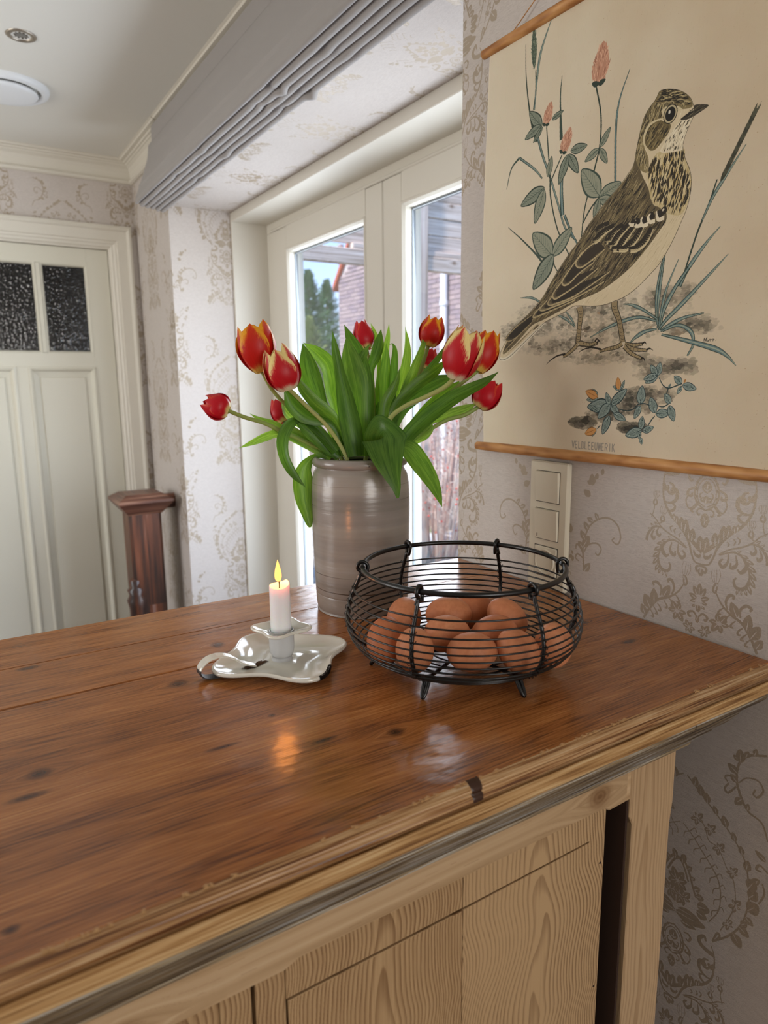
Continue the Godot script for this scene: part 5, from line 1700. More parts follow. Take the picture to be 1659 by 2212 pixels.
func build_eggs() -> void:
	var r := RandomNumberGenerator.new()
	r.seed = 61
	for k in 3:
		var m := mat("egg_shell_%d" % k, Color.WHITE, 0.5, 0.4)
		var im := Image.create(256, 256, false, Image.FORMAT_RGB8)
		var base: Color = [col(208, 138, 98), col(200, 126, 86), col(214, 146, 106)][k]
		var n := noise(0.03, 600 + k, 4)
		for y in 256:
			for x in 256: im.set_pixel(x, y, base.lerp(col(176, 104, 68), clampf(0.2 + n.get_noise_2d(x, y) * 0.5, 0.0, 0.6)))
		for i in 260: disc(im, Vector2(r.randf() * 256, r.randf() * 256), r.randf_range(0.4, 1.1), base.darkened(r.randf_range(0.08, 0.25)))
		m.albedo_texture = tex(im)
		m.uv1_triplanar = true
		m.uv1_scale = Vector3(14, 14, 14)
		m.subsurf_scatter_enabled = true
		m.subsurf_scatter_strength = 0.08
	var meshes := [egg_mesh(0.0288, 0.0222), egg_mesh(0.0278, 0.0218), egg_mesh(0.0294, 0.0226)]
	var names := ["egg lying on its side at the front of the basket, in the middle", "egg standing on end at the front of the basket beside the left front rib", "egg at the left edge of the basket, behind the upright egg", "large tilted egg at the right front rib of the basket", "broad egg lying across the centre of the basket", "egg lying between the central egg and the tilted right egg", "egg peeping over the top of the broad central egg", "egg at the back of the basket next to the crock", "egg farthest back in the basket, with only its top showing", "egg at the back right of the basket behind the lying pair", "egg mostly hidden behind the right front rib"]
	var spots := [[0.4738, 1.1425, -0.5694, 0.845, 0.05, 0.535], [0.4229, 1.143, -0.6093, -0.15, 0.95, 0.2], [0.4138, 1.1425, -0.6558, 0.45, 0.6, -0.5], [0.5173, 1.143, -0.5409, -0.5, 0.7, -0.35], [0.4745, 1.1492, -0.617, 0.845, 0.05, 0.535], [0.5226, 1.1477, -0.5878, 0.961, 0.15, 0.181], [0.5045, 1.1569, -0.6526, 0.845, 0.05, 0.535], [0.4664, 1.148, -0.6952, 0.45, 0.6, -0.5], [0.5503, 1.1499, -0.6631, 0.961, 0.15, 0.181], [0.5633, 1.1524, -0.6112, -0.5, 0.7, -0.35], [0.5637, 1.1425, -0.5334, -0.15, 0.95, 0.2]]
	for k in spots.size():
		var s: Array = spots[k]
		var o := MeshInstance3D.new()
		o.name = numbered("egg")
		o.mesh = meshes[k % 3]
		o.material_override = M["egg_shell_%d" % (k * 2 % 3)]
		var ax := Vector3(s[3], s[4], s[5]).normalized()
		var side := ax.cross(Vector3(0.21, 0.5, 0.84)).normalized()
		o.transform = Transform3D(Basis(side, ax, side.cross(ax)), Vector3(s[0], s[1], s[2]))
		tag(o, names[k], "egg", "brown eggs in the wire basket")
		add_child(o)

# ------------------------------------------------------------------ candle on its enamel chamberstick
func dish_point(a: float, f: float, size: float) -> Vector3:
	# a square dish with drawn-out corners and wavy sides; f runs from the middle (0) to the rim (1)
	# corners at odd multiples of 45 degrees
	var c := pow(absf(sin(2.0 * a)), 2.3)
	var edge := size * (0.86 + 0.31 * c)
	var rad := edge * f
	var y := 0.0
	if f > 0.62:
		var q := (f - 0.62) / 0.38
		y = 0.0092 * q * q + 0.0022 * q * (1.0 - c)
	return Vector3(cos(a) * rad, y, sin(a) * rad)

func build_candle() -> void:
	var c := Vector3(0.3241, 1.10, -0.7556)
	var turn := deg_to_rad(47.00)
	mat("enamel", col(220, 219, 209), 0.14, 0.5)
	M.enamel.clearcoat_enabled = true
	M.enamel.clearcoat = 0.6
	M.enamel.clearcoat_roughness = 0.06
	mat("enamel_socket", col(196, 198, 200), 0.2, 0.5)
	mat("bare_iron", col(46, 38, 36), 0.55, 0.5)
	mat("rust_shade", col(74, 50, 28), 0.85, 0.3)
	var root := thing("candlestick", "cream enamel chamberstick with a wavy square dish and a chipped ring handle", "candlestick", c)
	root.rotation.y = turn
	var st := start()
	var size := 0.0745
	var rows := []
	var steps := [0.0, 0.2, 0.3, 0.36, 0.42, 0.55, 0.64, 0.72, 0.80, 0.87, 0.93, 0.97, 1.0]
	for f in steps:
		var row := PackedVector3Array()
		for k in 96:
			var p := dish_point(TAU * k / 96, f, size)
			# a raised ring round the socket
			if f < 0.43: p.y += 0.003 * smoothstep(0.43, 0.3, f)
			p.y += 0.0022
			row.append(p)
		rows.append(row)
	# rolled rim, then the underside
	for e in [[1.018, -0.0004], [1.026, -0.0022], [1.02, -0.0044], [1.0, -0.005]]:
		var row := PackedVector3Array()
		for k in 96:
			var p := dish_point(TAU * k / 96, 1.0, size)
			row.append(Vector3(p.x * e[0], p.y + 0.0022 + e[1], p.z * e[0]))
		rows.append(row)
	for f in [0.93, 0.80, 0.64, 0.4, 0.0]:
		var row := PackedVector3Array()
		for k in 96:
			var p := dish_point(TAU * k / 96, f, size)
			row.append(Vector3(p.x, maxf(p.y - 0.0006, 0.0), p.z))
		rows.append(row)
	loft(st, rows, true, true, false, false, true)
	place("dish", st, M.enamel, root)
	# socket: a cup on a foot with a square drip pan on top
	st = start()
	lathe(st, [Vector2(0.0150, 0.0040), Vector2(0.0128, 0.0056), Vector2(0.0112, 0.0075), Vector2(0.0120, 0.0095), Vector2(0.0140, 0.0130), Vector2(0.0152, 0.0180), Vector2(0.0155, 0.0240), Vector2(0.0155, 0.0380), Vector2(0.0158, 0.0425), Vector2(0.0140, 0.0432), Vector2(0.0130, 0.040), Vector2(0.0130, 0.010), Vector2(0.0004, 0.010)], 40)
	place("socket", st, M.enamel_socket, root)
	st = start()
	rows = []
	for f in [0.44, 0.50, 0.62, 0.74, 0.86, 0.94, 1.0]:
		var row := PackedVector3Array()
		for k in 64:
			var a := TAU * k / 64
			var p := dish_point(a + deg_to_rad(-37), f, 0.0315)
			p = p.rotated(Vector3.UP, deg_to_rad(-37))
			row.append(Vector3(p.x, 0.0415 + 0.0055 * smoothstep(0.45, 1.0, f), p.z))
		rows.append(row)
	for e in [[1.03, 0.0465], [1.03, 0.0445], [1.0, 0.0435], [0.62, 0.0395], [0.5, 0.0390]]:
		var row := PackedVector3Array()
		for q in rows[6]: row.append(Vector3(q.x * e[0], e[1], q.z * e[0]))
		rows.append(row)
	loft(st, rows, true, true, false, false, true)
	place("drip_pan", st, M.enamel, root)
	# handle: a strap that rises from the dish's corner, loops out and back under
	st = start()
	var hp := smooth_path(PackedVector3Array([Vector3(0.036, 0.0045, 0), Vector3(0.052, 0.0115, 0), Vector3(0.066, 0.0220, 0), Vector3(0.080, 0.0265, 0), Vector3(0.093, 0.0245, 0), Vector3(0.1020, 0.0175, 0), Vector3(0.1035, 0.0095, 0), Vector3(0.097, 0.0035, 0), Vector3(0.085, 0.0016, 0), Vector3(0.070, 0.0022, 0)]), 5)
	var hq := Basis(Vector3.UP, deg_to_rad(131.28))
	var strap := []
	var iron := []
	for i in hp.size():
		var t := (hp[mini(i + 1, hp.size() - 1)] - hp[maxi(i - 1, 0)]).normalized()
		var nn := Vector3(-t.y, t.x, 0)
		var w := lerpf(0.0062, 0.0080, sin(PI * i / (hp.size() - 1)))
		var row := PackedVector3Array()
		for e in [[-1.0, 0.0006], [-0.8, 0.0011], [0.8, 0.0011], [1.0, 0.0006], [1.0, -0.0006], [-1.0, -0.0006]]: row.append(hq * (hp[i] + nn * e[1] + Vector3(0, 0, e[0] * w)))
		if i <= 27: strap.append(row)
		if i >= 27: iron.append(row)
	loft(st, strap, true, false, true)
	place("handle", st, M.enamel, root)
	st = start()
	loft(st, iron, true, false, true)
	tag(place("handle_end", st, M.bare_iron, root), "bare rusted end of the handle")
	# chipped corner, rusty patch with the strap's shade painted in and dark nicks on the rims
	st = start()
	var chip_rows := []
	var ca := deg_to_rad(121.54)
	for e in [[0.955, 0.0002], [0.985, 0.0003], [1.022, 0.0002], [1.033, -0.0022], [1.026, -0.0046]]:
		var row := PackedVector3Array()
		for k in 12:
			var a := ca + deg_to_rad(-11.0 + 22.0 * k / 11.0)
			var wob := 0.008 * sin(k * 2.7) if e[0] < 1.0 else 0.0
			var f: float = minf(e[0] + wob, 1.0)
			var p := dish_point(a, f, size)
			var s := maxf(1.0, e[0])
			row.append(Vector3(p.x * s, p.y + 0.0024 + e[1], p.z * s))
		chip_rows.append(row)
	loft(st, chip_rows, false, true)
	loft(st, chip_rows, false, true, false, false, true)
	tag(place("chipped_corner", st, M.bare_iron, root), "enamel chipped to black iron at one corner")
	st = start()
	var rr := RandomNumberGenerator.new()
	rr.seed = 3
	var patch := []
	for f in [0.0, 0.35, 0.7, 1.0]:
		var row := PackedVector3Array()
		for k in 40:
			var a := TAU * k / 40
			var jag := rr.randf_range(0.75, 1.3) if f > 0.8 else 1.0
			var rx: float = 0.035 + cos(a) * 0.0165 * f * jag
			row.append(hq * Vector3(rx, 0.0029 + 0.003 * smoothstep(0.43, 0.3, rx / 0.0872) + 0.0007 * (1.0 - f), sin(a) * 0.0052 * f * jag + 0.001))
		patch.append(row)
	loft(st, patch, true, true, false, false, true)
	tag(place("rust_shade_patch", st, M.rust_shade, root), "rusty stain with the dark gap under the handle strap painted in")
	# the candle: soft warm wax near the flame
	var wax := mat("candle_wax", col(236, 237, 240), 0.45, 0.4)
	wax.subsurf_scatter_enabled = true
	wax.subsurf_scatter_strength = 0.4
	mat("wick", col(30, 22, 20), 0.9)
	var candle := thing("candle", "short lit white candle standing in the enamel candlestick", "candle", c)
	st = start()
	rows = []
	var y1 := 0.1004
	for e in [[0.0004, 0.0105, 0.0], [0.0126, 0.0105, 0.0], [0.0127, 0.03, 0.0], [0.0127, y1 * 0.7, 0.0], [0.0126, y1 - 0.004, 0.2], [0.0124, y1 - 0.001, 1.0], [0.0119, y1, 1.0], [0.0108, y1 - 0.0008, 0.9], [0.0088, y1 - 0.0030, 0.5], [0.0050, y1 - 0.0042, 0.2], [0.0004, y1 - 0.0046, 0.0]]:
		var row := PackedVector3Array()
		for k in 36:
			var a := TAU * k / 36
			var up: float = e[2] * (0.0016 * cos(a + 0.5) + 0.0009 * sin(a * 2.0 + 1.0) + 0.0022 * exp(-pow(wrapf(a + 0.35, -PI, PI) * 3.0, 2.0)))
			row.append(Vector3(cos(a) * e[0], e[1] + up, sin(a) * e[0]))
		rows.append(row)
	loft(st, rows, true, true)
	place("wax_body", st, wax, candle)
	st = start()
	var lean := Vector3(-0.84, 0, -0.53)
	tube(st, smooth_path(PackedVector3Array([Vector3(0, y1 - 0.006, 0), Vector3(0, y1 + 0.001, 0), lean * 0.0008 + Vector3(0, y1 + 0.0045, 0), lean * 0.0034 + Vector3(0, y1 + 0.0078, 0), lean * 0.0046 + Vector3(0, y1 + 0.0084, 0)]), 4), 0.0008, 7)
	place("wick", st, M.wick, candle)
	var fl := mat("flame", col(255, 190, 96), 0.9)
	fl.emission_enabled = true
	fl.emission = Color(1.0, 0.74, 0.40)
	fl.emission_energy_multiplier = 1.5
	st = start()
	var fh := 0.028
	var fp := []
	for i in 17:
		var f := i / 16.0
		fp.append(Vector2(maxf(0.00005, 0.0047 * pow(sin(PI * pow(f, 0.62)), 0.85) * (1.0 - 0.25 * f)), f * fh))
	lathe(st, fp, 20)
	var flame := place("flame", st, fl, candle, lean * 0.0012 + Vector3(0, y1 + 0.0035, 0))
	var l := OmniLight3D.new()
	l.name = "candle_flame_light"
	l.light_color = Color(1.0, 0.60, 0.28)
	l.light_energy = 0.003
	l.light_size = 0.004
	l.omni_range = 6.0
	l.omni_attenuation = 2.0
	l.shadow_enabled = true
	l.position = c + lean * 0.0012 + Vector3(0, y1 + 0.0135, 0)
	add_child(l)

# ------------------------------------------------------------------ switch plate, ceiling fittings, newel post
func build_small_things() -> void:
	var root := thing("light_switch", "cream three gang plate with two rocker switches and a socket on the papered wall", "light switch", Vector3(WALL_X, 1.2065, -0.80))
	var st := start()
	# plate lies in the plane x = 0 of the thing, its face towards -x
	bx(st, Vector3(-0.0105, -0.1065, -0.042), Vector3(0.0, 0.1065, 0.042), 0.0025)
	place("plate", st, M.switch_plastic, root)
	for y in [0.065, 0.0025]:
		st = start()
		bx(st, Vector3(-0.0108, y - 0.0262, -0.0262), Vector3(-0.0090, y + 0.0262, 0.0262))
		place("gap", st, M.switch_gap, root)
		st = start()
		var pts := [Vector3(-0.0132, y - 0.0245, -0.0245), Vector3(-0.0132, y - 0.0245, 0.0245), Vector3(-0.0155, y + 0.0245, 0.0245), Vector3(-0.0155, y + 0.0245, -0.0245)]
		st.set_smooth_group(-1)
		quad(st, pts[0], pts[1], pts[2], pts[3])
		for k in 4:
			var a: Vector3 = pts[k]
			var b: Vector3 = pts[(k + 1) % 4]
			quad(st, b, a, Vector3(-0.0098, a.y + 0.0007 * signf(a.y - y), a.z + 0.0007 * signf(a.z)), Vector3(-0.0098, b.y + 0.0007 * signf(b.y - y), b.z + 0.0007 * signf(b.z)))
		place("rocker", st, M.switch_plastic, root)
	st = start()
	bx(st, Vector3(-0.0138, -0.0195, -0.0195), Vector3(-0.0132, -0.0140, -0.0180))
	place("mark", st, M.switch_gap, root)
	st = start()
	bx(st, Vector3(-0.0108, -0.0862, -0.0262), Vector3(-0.0090, -0.0338, 0.0262))
	place("gap", st, M.switch_gap, root)
	st = start()
	bx(st, Vector3(-0.0128, -0.0847, -0.0247), Vector3(-0.0098, -0.0353, 0.0247), 0.0012)
	place("socket_insert", st, M.switch_plastic, root)
	st = start()
	var rows := []
	for e in [[0.0215, -0.0125], [0.0210, -0.0148], [0.0190, -0.0150], [0.0186, -0.0080], [0.0004, -0.0075]]:
		var ring := PackedVector3Array()
		for k in 36: ring.append(Vector3(e[1], -0.060 + cos(TAU * k / 36) * e[0], sin(TAU * k / 36) * e[0]))
		rows.append(ring)
	loft(st, rows, true, true)
	place("socket_well", st, M.switch_plastic, root)
	# ceiling: a recessed spot and a round extract valve
	mat("brushed_nickel", col(170, 162, 150), 0.35, 0.5)
	M.brushed_nickel.metallic = 0.8
	mat("lamp_lens", col(120, 118, 114), 0.3, 0.5)
	root = thing("spotlight", "unlit recessed spotlight with a brushed nickel ring in the ceiling", "spotlight", Vector3(0.300, CEIL_Y, -2.378))
	st = start()
	lathe(st, [Vector2(0.0400, 0.0), Vector2(0.0395, -0.0022), Vector2(0.0370, -0.0036), Vector2(0.0300, -0.0040), Vector2(0.0270, -0.0030), Vector2(0.0262, 0.004), Vector2(0.0255, 0.012)], 48)
	place("trim_ring", st, M.brushed_nickel, root)
	st = start()
	lathe(st, [Vector2(0.0005, -0.0005), Vector2(0.010, -0.0005), Vector2(0.022, 0.0005), Vector2(0.0262, 0.003)], 36)
	place("lens", st, M.lamp_lens, root)
	st = start()
	for k in 10:
		var a := TAU * k / 10
		var c := Vector3(cos(a) * 0.0165, -0.0004, sin(a) * 0.0165)
		lathe(st, [Vector2(0.0003, -0.0012), Vector2(0.0026, -0.0009), Vector2(0.0033, 0.0004)], 10, c)
	place("lens_dimple", st, M.switch_gap, root)
	root = thing("ceiling_valve", "round white extract valve with a sunken disc in the ceiling", "ceiling vent", Vector3(0.2863, CEIL_Y, -2.7849))
	st = start()
	lathe(st, [Vector2(0.0005, -0.026), Vector2(0.082, -0.027), Vector2(0.096, -0.024), Vector2(0.1005, -0.019), Vector2(0.094, -0.013), Vector2(0.080, -0.009)], 64)
	place("disc", st, M.vent_white, root)
	st = start()
	lathe(st, [Vector2(0.106, 0.01), Vector2(0.1065, -0.012), Vector2(0.112, -0.0165), Vector2(0.122, -0.0165), Vector2(0.132, -0.012), Vector2(0.1355, -0.004), Vector2(0.136, 0.0)], 64)
	place("ring", st, M.vent_white, root)
	# newel post at the head of the stairs, in front of the corner
	var old := wood(256, 512, 77, ramp([[0.0, col(36, 27, 25)], [0.35, col(58, 40, 34)], [0.6, col(92, 54, 38)], [0.85, col(118, 70, 48)], [1.0, col(128, 96, 84)]]), 0.02, [], col(36, 26, 24), 1.0, 8)
	old.rotate_90(CLOCKWISE)
	var m := wood_mat("old_varnish", old, Vector2(0.5, 0.5), 0.3, 0.5)
	var capw := wood_mat("old_cap_wood", wood(256, 128, 79, ramp([[0.0, col(70, 42, 34)], [0.6, col(112, 74, 58)], [1.0, col(150, 112, 92)]]), 0.08, [], col(60, 36, 28), 1.2, 16), Vector2(0.3, 0.2), 0.35, 0.5)
	var nz := -3.06
	root = thing("newel_post", "old dark wooden newel post with a moulded cap and a stub of handrail", "newel post", Vector3(0.6826, 0, nz))
	st = start()
	bx(st, Vector3(-0.068, 0, -0.068), Vector3(0.068, 0.9905 - 0.075, 0.068), 0.012)
	place("shaft", st, m, root)
	st = start()
	var tiers := []
	var top: float = 0.9905
	for e in [[0.066, -0.090], [0.072, -0.084], [0.080, -0.075], [0.100, -0.050], [0.108, -0.040], [0.112, -0.034], [0.112, -0.024], [0.104, -0.018], [0.074, 0.0], [0.0005, 0.002]]:
		var row := PackedVector3Array()
		for k in [[-1, -1], [-1, 1], [1, 1], [1, -1]]: row.append(Vector3(k[0] * e[0], top + e[1], k[1] * e[0]))
		tiers.append(row)
	loft(st, tiers, true, false, false, false, true)
	place("cap", st, capw, root)
	st = start()
	rows = []
	for x in [0.06, 0.152]:
		var row := PackedVector3Array()
		for k in 12: row.append(Vector3(x, top - 0.052 + cos(TAU * k / 12) * 0.034, -0.02 + sin(TAU * k / 12) * 0.028))
		rows.append(row)
	loft(st, rows, true, true, true)
	place("handrail", st, m, root)
	# turned half baluster carved on the side
	st = start()
	lathe(st, [Vector2(0.03, 0.0), Vector2(0.032, 0.36), Vector2(0.040, 0.40), Vector2(0.028, 0.42), Vector2(0.036, 0.445), Vector2(0.022, 0.455), Vector2(0.026, 0.485), Vector2(0.010, 0.500), Vector2(0.0005, 0.502)], 20, Vector3(-0.058, 0.13, 0.045))
	place("carved_bracket", st, m, root)

# ------------------------------------------------------------------ old school print of a lark, hung from two wooden rods
func P(a: Array) -> PackedVector2Array:
	var out := PackedVector2Array()
	for i in range(0, a.size() - 1, 2): out.append(Vector2(a[i], a[i + 1]))
	return out

func in_poly(p: Vector2, poly: PackedVector2Array) -> bool:
	return Geometry2D.is_point_in_polygon(p, poly)

# short strokes scattered over a region, lying along the direction from a to b with some spread
func streaks(im: Image, poly: PackedVector2Array, n: int, a0: float, a1: float, len: float, w: float, cs: Array, r: RandomNumberGenerator) -> void:
	var lo := poly[0]
	var hi := poly[0]
	for p in poly:
		lo = lo.min(p)
		hi = hi.max(p)
	for k in n:
		var p := Vector2(r.randf_range(lo.x, hi.x), r.randf_range(lo.y, hi.y))
		if not in_poly(p, poly): continue
		# the direction turns from a0 at the region's top to a1 at its foot
		var a := deg_to_rad(lerpf(a0, a1, (p.y - lo.y) / (hi.y - lo.y)) + r.randf_range(-9, 9))
		var d := Vector2.from_angle(a) * len * r.randf_range(0.6, 1.3)
		var q := p + d
		if not in_poly(q, poly): continue
		var m := (p + q) * 0.5 + Vector2(-d.y, d.x) * r.randf_range(-0.08, 0.08)
		stroke(im, PackedVector2Array([p, m, q]), 0.6, w * r.randf_range(0.7, 1.3), 0.6, cs[r.randi_range(0, cs.size() - 1)])

func feather(im: Image, pts: PackedVector2Array, dark: Color, pale: Color, w: float) -> void:
	# the outline of a feather's tip: pale margin inside a dark line, dark web with fine barbs
	var s := smooth2(pts, 6)
	fill_poly(im, s, dark)
	stroke(im, s, w * 0.5, w, w * 0.5, pale)
	var c := Vector2.ZERO
	for p in s: c += p
	c /= s.size()
	for i in range(2, s.size() - 2, 1):
		stroke(im, PackedVector2Array([s[i], s[i].lerp(c, 0.14), s[i].lerp(c, 0.30)]), 1.6, 1.2, 0.5, pale.lerp(dark, 0.4))

func draw_print() -> Image:
	var w := 1400
	var h := 1731
	var B := {}
	B.body = [1040,533,1028,509,1002,483,966,461,929,448,905,446,896,458,887,470,867,486,847,509,835,543,824,590,817,634,809,663,783,692,743,726,697,757,650,796,607,835,568,882,520,922,466,976,423,1026,386,1073,346,1106,299,1141,228,1184,155,1235,163,1245,126,1295,119,1328,150,1332,196,1313,261,1271,331,1225,391,1186,450,1168,513,1148,549,1133,597,1135,639,1141,702,1143,756,1134,804,1122,854,1098,901,1064,946,1027,981,981,1005,940,1026,898,1041,866,1049,839,1054,803,1053,770,1044,736,1023,694,1012,659,1014,634,1025,605,1038,581,1044,570,1046,552]
	B.wing = [817,638,809,667,783,696,744,728,697,759,650,799,607,837,568,883,520,924,466,979,423,1028,386,1075,347,1109,299,1143,228,1186,163,1238,167,1248,138,1306,187,1287,267,1231,322,1191,390,1172,474,1146,560,1118,637,1100,698,1083,778,1046,833,1012,885,968,925,928,960,890,958,899,966,872,953,839,910,821,893,791,881,757,854,712,837,677]
	B.nape = [896,458,887,470,867,486,847,509,835,543,824,590,817,634,837,681,873,702,874,656,852,609,856,568,886,547,922,539,935,525,966,516,998,533,1037,538,1026,508,1002,483,966,461,929,448,905,446]
	B.crown = [905,446,896,458,887,472,909,486,951,493,997,519,1036,536,1026,508,1002,483,966,461,929,448]
	B.brow = [916,515,929,505,956,508,984,520,998,533,976,537,973,551,956,562,932,546]
	B.ear = [856,564,881,545,913,542,932,553,956,567,953,588,928,614,897,634,870,625,853,598]
	B.earring = [927,541,899,538,871,544,856,561,849,589,859,614,882,636]
	B.throat = [1000,568,1039,572,1023,608,1012,637,1012,663,986,663,954,658,921,646,937,621,967,589]
	B.breast = [873,702,894,661,921,646,1012,659,1023,694,1044,736,1053,770,1053,805,1047,838,1032,868,1010,875,969,860,934,834,904,812,887,774]
	B.beak = [1043,536,1070,541,1098,553,1076,562,1043,570,1018,572,994,565,1019,554,1042,552]
	B.beakline = [1094,552,1059,554,1021,558,996,564]
	B.eye = [953,534]
	B.bars = []
	B.bars.append_array([[953,841,945,847,934,856,937,870,956,872],[921,842,924,858,932,873,947,874],[897,845,888,857,897,874,918,875],[864,850,857,865,868,881,890,879],[834,855,830,866,841,878,860,877],[804,860,815,869,828,871]])
	B.coverts = []
	B.coverts.append_array([[914,901,892,940,854,963,819,962],[874,886,847,928,803,955,766,951],[839,879,801,916,771,948,739,947],[813,870,768,903,744,931,722,930],[787,866,746,887,726,912,705,913],[745,862,697,878,665,898,646,903],[723,849,680,862,661,876]])
	B.tert = []
	B.tert.append_array([[665,898,609,918,558,958,565,981,595,983,657,956,700,933],[586,927,529,981,488,1024,495,1043,526,1038,578,1005,647,975],[494,1021,451,1057,436,1078,449,1093,484,1083,557,1055,671,1000],[445,1070,414,1099,414,1113,447,1114,559,1091,728,1021],[407,1094,368,1123,375,1133,421,1128,559,1100,702,1055],[367,1118,331,1148,335,1158,402,1145,560,1109]])
	B.tailf = []
	B.tailf.append_array([[320,1147,229,1189,162,1235,178,1251,230,1234,322,1176],[301,1189,194,1262,138,1306],[357,1184,253,1255,172,1302]])
	B.tailw = [391,1186,331,1225,261,1271,196,1313,150,1331,119,1327]
	B.legs = []
	B.legs.append_array([[583,1138,590,1166,587,1210,583,1255,581,1282],[756,1136,761,1164,782,1204,796,1251,806,1290]])
	B.toes = []
	B.toes.append_array([[581,1285,558,1304,521,1326,503,1332],[587,1283,624,1291,659,1291,685,1286],[593,1281,642,1290,676,1283],[804,1294,778,1306,734,1312,695,1319],[815,1297,852,1303,898,1301],[818,1303,858,1318,919,1325],[813,1305,849,1334,901,1355]])
	B.claws = []
	B.claws.append_array([[515,1321,470,1328,431,1346,409,1362],[682,1288,687,1277,699,1284],[670,1280,678,1270,693,1275],[701,1311,654,1302,607,1309,586,1321],[893,1301,905,1295,914,1303],[914,1323,929,1319,944,1326],[893,1351,906,1355,911,1366]])
	B.signature = [1140,1304,1187,1297]
	B.title = [569,1695,791,1709]
	B.grass = []
	B.grass.append_array([[2,4,3,0,294,319,304,252,298,167],[4,10,1,0,301,321,307,212,319,120,347,56,384,-9],[1,4,9,0,231,46,241,161,261,267,293,383,322,448],[9,7,5,0,309,387,357,507,403,603,449,713,494,821,556,881],[1,4,8,1,150,596,175,519,223,485],[8,7,4,0,223,485,316,554,361,600],[3,4,3,0,375,407,387,487,403,603,412,691,454,820,520,931],[3,3,3,0,465,535,423,601,406,632],[1,5,14,1,447,239,443,311,449,394,457,478],[12,14,16,0,467,577,467,674,477,768],[10,6,4,0,487,770,525,840,561,895],[4,4,3,0,622,337,650,442,652,545,634,619,611,693,588,776,579,871]])
	B.grass.append_array([[1,6,7,0,773,328,734,417,723,514,732,701],[1,5,9,1,168,759,261,831,353,913,387,956],[3,3,2,0,428,917,440,956,462,988],[4,4,3,0,659,737,616,775,581,823],[3,4,4,0,1148,792,1122,871,1088,952,1049,1078],[1,10,5,0,1238,710,1185,778,1139,841,1105,909],[1,12,10,0,1172,941,1118,993,1062,1062,1037,1114],[10,12,9,0,1068,1054,1016,1120,977,1192,966,1255],[1,13,9,0,1207,1033,1146,1088,1056,1168,994,1219,966,1249],[1,9,7,0,1025,1022,986,1111,969,1185,962,1248],[8,9,6,0,966,996,958,1095,953,1183,959,1248],[6,8,5,0,960,1020,947,1100,945,1170,955,1235]])
	B.grass.append_array([[3,11,6,0,1136,1211,1060,1221,1003,1242,970,1259],[7,12,4,0,978,1259,1040,1244,1092,1270,1103,1314,1084,1351],[6,16,1,0,975,1272,1066,1296,1180,1330,1228,1356,1262,1389],[5,13,3,0,954,1251,904,1257,864,1275,837,1297],[6,12,1,0,948,1222,876,1203,793,1213,707,1238,643,1263],[6,10,1,0,952,1215,890,1178,840,1156,797,1148],[1,8,6,0,247,1068,316,1075,361,1095],[2,9,4,0,449,1152,512,1180,559,1213],[2,8,4,0,511,1150,542,1182,562,1209]])
	B.leaves = []
	B.leaves.append_array([[0,24,347,398,274,320],[0,20,403,387,462,371],[0,22,341,390,254,420],[0,18,352,400,303,446],[1,22,392,601,409,528],[0,22,373,639,244,683],[1,22,373,646,327,769],[0,24,509,533,589,534],[0,22,500,544,550,623],[0,20,495,543,453,643],[1,20,653,558,697,501],[1,24,647,562,583,591]])
	B.leaves.append_array([[1,22,653,563,689,623],[1,30,659,733,570,619],[1,26,659,737,757,708],[1,24,659,744,740,774],[1,24,659,744,638,813],[1,30,428,917,318,811],[1,24,430,918,526,825],[0,26,428,921,335,994],[0,24,433,914,325,1038],[2,26,761,1526,647,1538],[2,28,760,1522,702,1580],[2,30,761,1526,803,1561]])
	B.leaves.append_array([[2,22,766,1526,835,1466],[2,28,756,1526,738,1480],[2,26,778,1561,836,1583],[2,24,758,1570,727,1643],[2,26,766,1526,804,1505],[2,20,701,1556,657,1532],[2,30,900,1523,905,1454],[2,26,901,1527,876,1576],[2,32,966,1552,944,1496],[2,30,970,1556,1029,1550],[2,28,1025,1524,1046,1579],[2,34,1028,1517,1004,1482]])
	B.leaves.append_array([[2,24,1016,1465,1025,1447],[2,30,907,1616,913,1567],[2,28,912,1619,840,1643],[2,28,916,1623,963,1605],[2,34,907,1627,900,1651],[2,36,909,1647,915,1672],[2,32,969,1417,977,1371],[2,30,965,1417,938,1379],[2,24,969,1419,918,1443],[2,24,965,1415,910,1430],[2,34,1069,1447,1038,1420],[2,28,1073,1451,1126,1465]])
	B.leaves.append_array([[2,28,1069,1455,1055,1482],[2,30,695,1498,664,1466],[2,22,698,1500,640,1509],[2,22,694,1622,675,1656],[2,20,802,1470,769,1454],[2,18,807,1470,824,1433]])
	B.runners = []
	B.runners.append_array([[797,1541,836,1548,869,1541,891,1523,918,1519,942,1526],[973,1525,999,1529,1024,1517],[976,1425,993,1451,1016,1462,1045,1455,1069,1447],[1016,1462,1011,1484],[966,1563,950,1583,938,1603],[714,1609,700,1624]])
	B.orange = []
	B.orange.append_array([[797,1468,791,1420],[695,1498,632,1474],[694,1626,636,1648],[1077,1444,1084,1431]])
	B.clover = []
	B.clover.append_array([[631,337,648,190],[368,401,395,316],[465,532,504,444]])
	B.ear_g = []
	B.ear_g.append_array([[289,160,274,-7],[1142,836,1261,618]])

	var r := RandomNumberGenerator.new()
	r.seed = 90
	var paper := col(218, 206, 182)
	# aged paper: warm, a little browner towards one edge of the sheet and in blotches
	var small := Image.create(96, 120, false, Image.FORMAT_RGB8)
	var n := noise(0.03, 91, 4)
	for y in 120:
		for x in 96:
			var c := paper.lerp(col(194, 170, 138), clampf(0.34 * pow(x / 95.0, 1.5) + n.get_noise_2d(x, y) * 0.28 + 0.08, 0.0, 1.0))
			small.set_pixel(x, y, c.lerp(col(226, 216, 194), clampf(0.5 - x / 70.0, 0.0, 0.5)))
